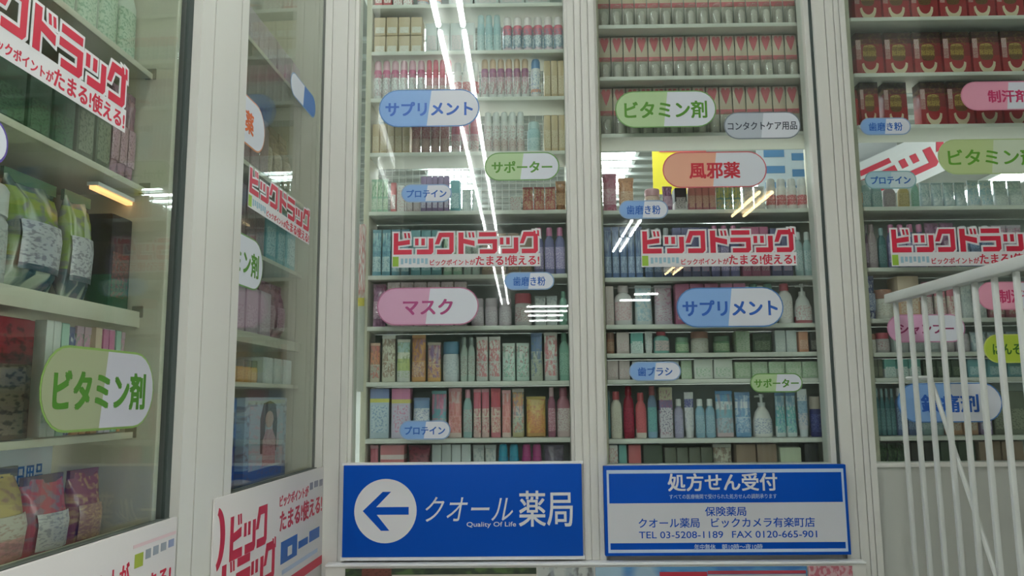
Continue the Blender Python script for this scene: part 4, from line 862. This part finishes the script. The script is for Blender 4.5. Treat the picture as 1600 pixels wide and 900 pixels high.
obj('disc', prism(circle(cx, cy, R_, 48), -.001, .0008, SW_), t)
k = W/374.5
ar = [(567, 798), (598, 768), (611, 768), (588, 792), (639, 792), (639, 804), (589, 804), (609, 829), (596, 829)]
obj('arrow', prism([(sx(a), sy(b)) for a, b in ar], .0006, .0016, SB), t)
me = text_mesh('クオール', W*.365, H*.27, .0008, SW_, .0, .25); me.transform(Matrix.Translation((sx(733.5), sy(796), 0))); obj('lettering', me, t)
me = text_mesh('薬局', W*.222, H*.385, .0008, SW_, .012, .0); me.transform(Matrix.Translation((sx(853), sy(796), 0))); obj('lettering', me, t)
me = text_mesh('Quality Of Life', W*.205, H*.065, .0008, SW_, .01); me.transform(Matrix.Translation((sx(768), sy(821), 0))); obj('lettering', me, t)
bm = bmesh.new(); add_box(bm, (-.006, H-.001, -.03), (W+.006, H+.008, -.004)); add_box(bm, (-.006, -.012, -.03), (W+.006, .001, -.004))
obj('frame', mesh_of(bm, WHITE), t)

t, W, H = sign_box('notice_sign', 'blue and white prescription notice sign with telephone numbers', 944.5, 727, 1326, 868)
X0, X1, Y0, Y1 = 944.5, 1326, 727, 868
sx = lambda px: (px-X0)/(X1-X0)*W
sy = lambda py: (Y1-py)/(Y1-Y0)*H
obj('panel', box_mesh((0, 0, -.029), (W, H, 0), SB, .002), t)
LB = mat('#B9CBE4', .4); PW_ = mat('#C9CCD2', .4)
obj('border', ring_prism(rect(W*.012, H*.035, W*.988, H*.955), rect(W*.021, H*.07, W*.979, H*.915), -.001, .0006, LB), t)
obj('white_field', prism(rect(W*.015, sy(848), W*.985, sy(786)), -.001, .0007, PW_), t)
for s, cx, cy, wpx, hpx, m, bo in (('処方せん受付', 1131, 753.5, 171, 27, SW_, .022), ('すべての医療機関で受けられた処方せんの調剤承ります', 1131, 776, 168, 7.5, LB, .0),
        ('保険薬局', 1134, 799.5, 64, 14.5, SB, .012), ('クオール薬局', 1045, 817, 95, 15, SB, .012), ('ビックカメラ有楽町店', 1191.5, 817, 161, 15, SB, .012), ('TEL 03-5208-1189', 1063, 835.5, 131, 10.5, SB, .012), ('FAX 0120-665-901', 1208.5, 835.5, 132, 10.5, SB, .012), ('年中無休', 1099.5, 854.5, 33, 8.5, LB, .012), ('朝10時～夜10時', 1157.5, 854.5, 63, 8.5, LB, .012)):
    me = text_mesh(s, W*wpx/381.5, H*hpx/141, .0007, m, bo); me.transform(Matrix.Translation((sx(cx), sy(cy), .0004))); obj('lettering', me, t)

# ================================================================== POSTER CASE UNDER THE SIGNS
yc = 2.90
zt = PY(940, 883.5, yc).z; x0, x1 = PY(531, 890, yc).x, PY(1338, 890, yc).x
t = thing('poster_case', 'long white poster case under the two blue signs', 'display case', Vector((0, 0, 0)))
obj('case', box_mesh((PY(508, 885, yc).x, yc+.003, .12), (PY(1354, 885, yc).x, 2.953, zt), FRAME, .003), t)
obj('case_lip', box_mesh((PY(508, 885, yc).x, yc-.002, zt), (PY(1354, 885, yc).x, 2.953, zt+.008), WHITE, .002), t)
def poster(label, a, b, ztop, parts, m, cat='poster'):
    xa, xb = PY(a, 890, yc).x, PY(b, 890, yc).x
    p = thing('poster', label, cat, Vector((0, yc-.0055, 0)))
    obj('sheet', box_mesh((xa, 0, ztop-.5), (xb, .003, ztop), m), p)
    for nm, (u0, v0, u1, v1), mm in parts:
        obj(nm, box_mesh((PY(u0, 890, yc).x, -.001, PY((u0+u1)/2, v1, yc).z), (PY(u1, 890, yc).x, .001, PY((u0+u1)/2, v0, yc).z), mm), p)
    return p
ztp = PY(940, 886, yc).z
fol = printed([(0, '#2A3A28')], '#4F6A38', '#1F2A20', scale=14, thr=.5)
poster('poster of dark green foliage with brown hair under the arrow sign', 540, 838, ztp, [('brown_patch', (566, 888, 612, 925), printed([(0, '#6A3C30')], '#4A2820', None)), ('pale_strip', (613, 897, 838, 930), mat('#B8B4A4', .5))], fol)
poster('pale grey poster with black splashes under the arrow sign', 840, 928, ztp, [], printed([(0, '#AEB4B0')], '#202428', '#8A9498', scale=8, thr=.58, band=(.9, 1)))
poster('blue sky poster with red banner under the prescription notice', 930, 1260, ztp, [('red_banner', (1030, 893, 1104, 930), mat('#B0283C', .5)), ('red_line', (1105, 891, 1258, 896), mat('#A83A4C', .5)), ('white_block', (1105, 897, 1258, 930), mat('#AEB0B2', .5))], printed([(0, '#4F8AB8')], '#2A64A8', '#A8C0C8', scale=7, thr=.52))
poster('pink card with red print beside the blue poster', 1262, 1331, ztp, [], printed([(0, '#BFA0A4')], '#A8344C', None, scale=12, thr=.5, band=(.9, 1)))

# ================================================================== PRINTED BOARDS BELOW THE SIDE WINDOWS
BWHT = mat('#CFCDCB', .45); BRED = mat('#BE2340', .45); BBLU = mat('#2A62AC', .45)
def wtext(parent, s, q0, q1, m, bold=.03, o=.036):
    a, b = PW(*q0, .036), PW(*q1, .036); s0, s1 = SW(a), SW(b)
    me = text_mesh(s, s1-s0, b.z-a.z, .0008, m, bold); me.transform(Matrix.Translation(((s0+s1)/2, (a.z+b.z)/2, o))); obj('lettering', me, parent)
def wrect(parent, nm, q0, q1, m, o=.036):
    a, b = PW(*q0, .036), PW(*q1, .036)
    obj(nm, box_mesh((SW(a), a.z, o-.001), (SW(b), b.z, o+.0006), m), parent)
t = thing('printed_board', 'white board with red and blue print below the narrow side window', 'sign board', frame_at(CW, FR_W))
obj('panel', box_mesh((SW(PW(335, 800, .036)), .25, .031), (SW(PW(505, 800, .036)), PW(480, 736.5, .036).z, .036), BWHT, .001), t)
def board_logo(keys, q0, q1, zh=None):
    a, b = PW(*q0, .036), PW(*q1, .036); s0, s1 = SW(a), SW(b); hh = zh or (b.z-a.z); zb_ = b.z-hh
    pol = [[(x+s0, y+zb_) for x, y in p] for p in logo_strokes(s1-s0, hh, keys, .06)]
    obj('lettering', strokes_mesh(pol, .0355, .037, BRED), t); return hh
hh = board_logo(['bi', 'xtu', 'ku'], (357, 879), (418.5, 787))
board_logo(['do', 'ra', 'xtu', 'gu'], (344, 900), (431, 842), hh)
a, b = PW(337, 890, .036), PW(351, 793, .036)
hz = PW(343, 792, .036).z-PW(343, 892, .036).z; zc = PW(343, 842, .036).z; sc = SW(PW(351, 842, .036))
s0, s1 = SW(PW(337, 842, .036)), SW(PW(351, 842, .036)); wv = s1-s0
arc = [(s0+wv*math.cos(math.radians(g)), zc+hz/2*math.sin(math.radians(g))) for g in range(-76, 77, 8)] + [(s0+wv*.5*math.cos(math.radians(g)), zc+hz/2*.78*math.sin(math.radians(g))) for g in range(76, -77, -8)]
obj('arc', prism(arc, .0355, .037, BRED), t)
wtext(t, 'ビックポイントが', (437, 793), (482, 759), BRED, .02)
wtext(t, 'たまる!使える!', (437, 832), (503, 772), BRED, .03)
wrect(t, 'blue_block', (438, 883), (464.5, 834), BBLU)
wrect(t, 'blue_block', (466, 858), (481, 838), BBLU); wrect(t, 'blue_block', (483, 848), (499, 822), BBLU)
wrect(t, 'white_mark', (449, 869), (456, 851), BWHT, .0368)
wrect(t, 'grey_print', (484, 766), (489, 753), mat('#8A8C9A', .5)); wrect(t, 'grey_print', (491, 762), (497, 750), mat('#8A8C9A', .5)); wrect(t, 'grey_print', (499, 760), (504, 748), mat('#8A8C9A', .5))
wrect(t, 'red_band', (450, 918), (504, 866), BRED)
wrect(t, 'pale_print', (440, 899), (496, 856), mat('#A9B9CE', .5), .0357)
def wtext2(p, s, q0, q1, m, bold): wtext(p, s, q0, q1, m, bold, .040)
def wrect2(p, nm, q0, q1, m, o=.040): wrect(p, nm, q0, q1, m, o)
t = thing('printed_board', 'white board with red print below the window nearest the street', 'sign board', frame_at(CW, FR_W))
obj('panel', box_mesh((SA0, .25, .032), (SW(PW(275, 860, .040)), PW(200, 832, .040).z, .040), BWHT, .001), t)
wtext2(t, 'ポイントが', (112, 950), (199, 878), BRED, .02)
wtext2(t, 'たまる!', (206, 940), (264, 883), BRED, .03)
wrect2(t, 'leaf_mark', (206.5, 889), (221, 862), mat('#98A83C', .5))
for q in range(4):
    wrect2(t, 'grey_print', (224+12*q, 874-6*q), (233+12*q, 856-5*q), mat('#8E97A0' if q < 3 else '#8490B0', .5))
wrect2(t, 'pink_patch', (205, 858), (272, 829), mat('#D4BCC0', .5), .0398)

# ================================================================== WHITE RAILING ON THE RIGHT
RAIL = worn('#CDD2CF', '#BDC2BE', 6, .4, .3)
XR = 1.35; ztop = PY(1395, 459, 2.87).z
XR = PY(1400, 480, 2.862).x
t = thing('railing', 'white metal stair railing with slender bars in front of the right window', 'railing', Vector((XR, 0, 0)))
hz = .034
zc = PY(1387, 467, 2.90).z
obj('handrail', box_mesh((-.022, 1.2, zc-hz/2), (.022, 2.905, zc+hz/2), RAIL, .004), t)
for i in range(15):
    yb_ = 2.862-.1008*i
    if yb_ < 1.25: break
    obj('baluster', box_mesh((-.0075, yb_-.0075, 0), (.0075, yb_+.0075, zc-hz/2), RAIL, .003), t)
def onrail(px, py):
    r = ray(px, py); return CAMPOS + r*((XR-CAMPOS.x)/r.x)
a, b, c = onrail(1411, 591), onrail(1446, 590), onrail(1548, 900)
L = lambda v: Vector((v.x-XR+.016, v.y, v.z))
d_ = (c-b).normalized()
bm = bmesh.new(); add_tube(bm, L(a), L(b), .007, 8); add_tube(bm, L(b), L(b+d_*.9), .0075, 8)
obj('brace', mesh_of(bm, RAIL, .7), t, label='thin sloping brace rod behind the bars')
obj('bottom_rail', box_mesh((-.012, 1.2, .06), (.012, 2.88, .085), RAIL, .003), t)

# ================================================================== TUBE LIGHTS OF THE ARCADE (mirrored in the glass)
ZL = EYE+2.5
TW, TWW = mat('#FFFFFF', .5, 0, TUBE), mat('#FFDDA6', .5, 0, WARMTUBE)
HOUS = mat('#D4D6D2', .4)
FIX = {}
def twin(label, x, y, length, gap, warm=False, rot=0.0, group='tube lights under the arcade soffit'):
    t = thing('tube_light', label, 'ceiling light', Matrix.Translation((x, y, ZL)) @ Matrix.Rotation(rot, 4, 'Z'), group)
    k = (length, gap, warm)
    if k not in FIX:
        l = length/2
        FIX[k] = (box_mesh((-gap*.5-.02, -l, .004), (gap*.5+.02, l, TOPZ-ZL), HOUS, .003), tube_mesh((0, -l+.015, -.022), (0, l-.015, -.022), .019, TWW if warm else TW, 10))
    obj('housing', FIX[k][0], t)
    for s in (-1, 1): obj('tube', FIX[k][1], t, Vector((s*gap/2, 0, 0)))
    return t
for i in range(13):
    twin('white twin tube light in the row leading from the shop front, %s from the glass' % ORD[i], -.46, 1.58-1.32*i, 1.24, .165)
for i, y in enumerate((-3.9, -5.6)):
    twin('cool twin tube light right of the long row, %s one' % ('nearer', 'farther')[i], 1.62, -5.6-1.3*i, 1.1, .12)
for i, y in enumerate((-4.2, -9.6)):
    twin('warm twin tube light over the right of the pavement, %s one' % ('nearer', 'farther')[i], 3.0, y, 1.3 if i == 0 else 1.0, .16, True)
twin('white twin tube light over the left of the pavement', -1.33, -.6, .8, .06)
for i, (x0, x1, y) in enumerate(((.1, 1.45, -15.6), (.05, 1.3, -16.8), (.15, 1.25, -18.0), (.2, 1.3, -19.6), (2.7, 3.3, -13.2), (2.5, 3.3, -14.4))):
    twin('crosswise tube light far down the arcade, %s' % ORD[i], (x0+x1)/2, y, x1-x0, .05, rot=math.pi/2)

# ================================================================== SHOP INTERIOR SEEN IN THE GAPS
PAN = mat('#F6FBFF', .5, 0, INLIGHT)
for i, (x, y, l) in enumerate(((.74, 6.7, 2.0), (-.62, 6.9, 2.0), (2.2, 7.6, 2.0), (4.4, 6.6, 2.6), (-2.6, 3.4, 2.6), (-2.6, 6.6, 2.6), (-4.4, 5, 2.6), (-2.0, 1.3, 1.8), (-.55, 4.2, 1.1), (.6, 4.2, .9))):  # last two are added fill panels, out of view, brightening the front shelves
    t = thing('ceiling_panel_light', 'bright rectangular ceiling light inside the shop, %s' % ('seen beside yellow poster', 'behind blue プロテイン sticker', 'over right window shelves', 'far right of the shop', 'over side window shelves', 'deep behind side windows', 'far left of the shop', 'nearest the street', 'added unseen fill behind arrow sign window', 'added unseen fill behind notice sign window')[i], 'ceiling light', Vector((x, y, ICZ)), 'shop ceiling lights')
    obj('frame', ring_prism(rect(-.20, -l/2-.03, .20, l/2+.03), rect(-.17, -l/2, .17, l/2), -.03, 0, WHITE), t)
    obj('diffuser', box_mesh((-.17, -l/2, -.022), (.17, l/2, -.006), PAN), t)
t = thing('louvre_ceiling', 'grey louvre grid hung under the shop ceiling', 'ceiling grid', Vector((0, 0, ICZ)))
bm = bmesh.new()
for i in range(24): add_box(bm, (-3, 4.0+.22*i, -.06), (3.4, 4.03+.22*i, -.035))
obj('lattice', mesh_of(bm, mat('#A4AAA6', .5)), t)
def hang(label, q, y, w, h, m, parts=(), cat='poster'):
    c = PY(*q, y); t = thing('hanging_poster', label, cat, frame_at(c, FR_F))
    obj('sheet', box_mesh((-w/2, -h/2, -.004), (w/2, h/2, 0), m), t)
    obj('hanger', tube_mesh((-w*.4, h/2, -.002), (-w*.4, ICZ-c.z, -.002), .002, WHITE, 6), t); obj('hanger', tube_mesh((w*.4, h/2, -.002), (w*.4, ICZ-c.z, -.002), .002, WHITE, 6), t)
    for nm, me in parts: obj(nm, me, t)
    return t
hang('bright yellow hanging poster with red head inside the shop', (1062, 262), 4.3, .30, .30, mat('#E8D63A', .5), [('red_head', box_mesh((-.11, .09, 0), (.15, .15, .002), mat('#D04858', .5)))])
bm = bmesh.new()
for i in range(3):
    for j in range(2): add_box(bm, (-.13+.15*j, .06-.09*i-.02*j, 0), (-.02+.15*j, .10-.09*i-.02*j, .002))
hang('white hanging poster with blue blocks inside the shop', (1232, 262), 4.2, .34, .34, mat('#C9D4DC', .5), [('blue_blocks', mesh_of(bm, mat('#5A8AB8', .5)))])
bm = bmesh.new(); pol = logo_strokes(.62, .14, ['ra', 'xtu', 'gu']); me = strokes_mesh([[(x-.31, y-.07) for x, y in p] for p in pol], 0, .0015, mat('#C6304A', .5))
t = hang('slanting red and white banner inside the shop behind the railing window', (1432, 250), 4.0, .72, .22, mat('#D9DCE0', .5), [('lettering', me)], 'banner')
t.matrix_local = frame_at(PY(1432, 250, 4.0), FR_F) @ Matrix.Rotation(math.radians(24), 4, 'Z')
hang('pale hanging poster in the right window beside the banner', (1362, 252), 4.1, .28, .34, mat('#C9CCD0', .5))
c = PW(50, 722, -.22); k0, k1 = SW(PW(-20, 722, -.22)), min(SW(PW(112, 722, -.22)), sa_end-.03)
t = thing('paper_sign', 'white paper sign with blue 日用品 lettering behind yellow bag', 'sign', frame_at(WP((k0+k1)/2, c.z, -.22), FR_W))
hw = (k1-k0)/2; up = PW(50, 694, -.22).z-c.z
obj('sheet', box_mesh((-hw, -.09, -.004), (hw, up, 0), mat('#D5DDE6', .5)), t)
me = text_mesh('日用品', hw*.8, .045, .001, mat('#2F74C0', .5), .02); me.transform(Matrix.Translation((hw*.3, -.028, .0))); obj('lettering', me, t)
obj('stand', box_mesh((-.01, zlow-c.z+.001, -.010), (.01, -.085, -.004), WHITE), t)
# narrow vertical banner at the left edge of the front window
zb0, zb1 = PY(567, 470, 3.06).z, PY(567, 350, 3.06).z
xb0, xb1 = xf(560, 400, 3.062), xf(571, 400, 3.062)
t = thing('strip_banner', 'narrow red and white vertical banner beside the corner post', 'banner', Vector(((xb0+xb1)/2, 3.064, 0)))
wv = (xb1-xb0)/2
obj('strip', box_mesh((-wv, 0, zb0-.35), (wv, .002, zb1), printed([(0, '#B8B8B0'), (.6, '#D8D8D4')], '#B83A40', None, scale=9, band=(.55, 1), thr=.5)), t)
obj('foot', box_mesh((-wv*.9, -.001, zb0-.02), (wv*.9, .003, zb0+.012), mat('#C8B84A', .5)), t)
# warm strip light below the second side shelf
t = thing('strip_light', 'thin warm strip light under the second shelf of the street side window', 'light', frame_at(CW, FR_W))
z_ = za[1]-.026; e0, e1 = sw(150, 290, OFFB-.03), sw(222, 300, OFFB-.03)
obj('diffuser', box_mesh((e0, z_-.012, OFFB-.045), (e1, z_-.004, OFFB-.03), mat('#F0B070', .5, 0, 2.0), .001), t)
obj('channel', box_mesh((e0, z_-.004, OFFB-.05), (e1, z_+.004, OFFB-.025), WHITE), t)
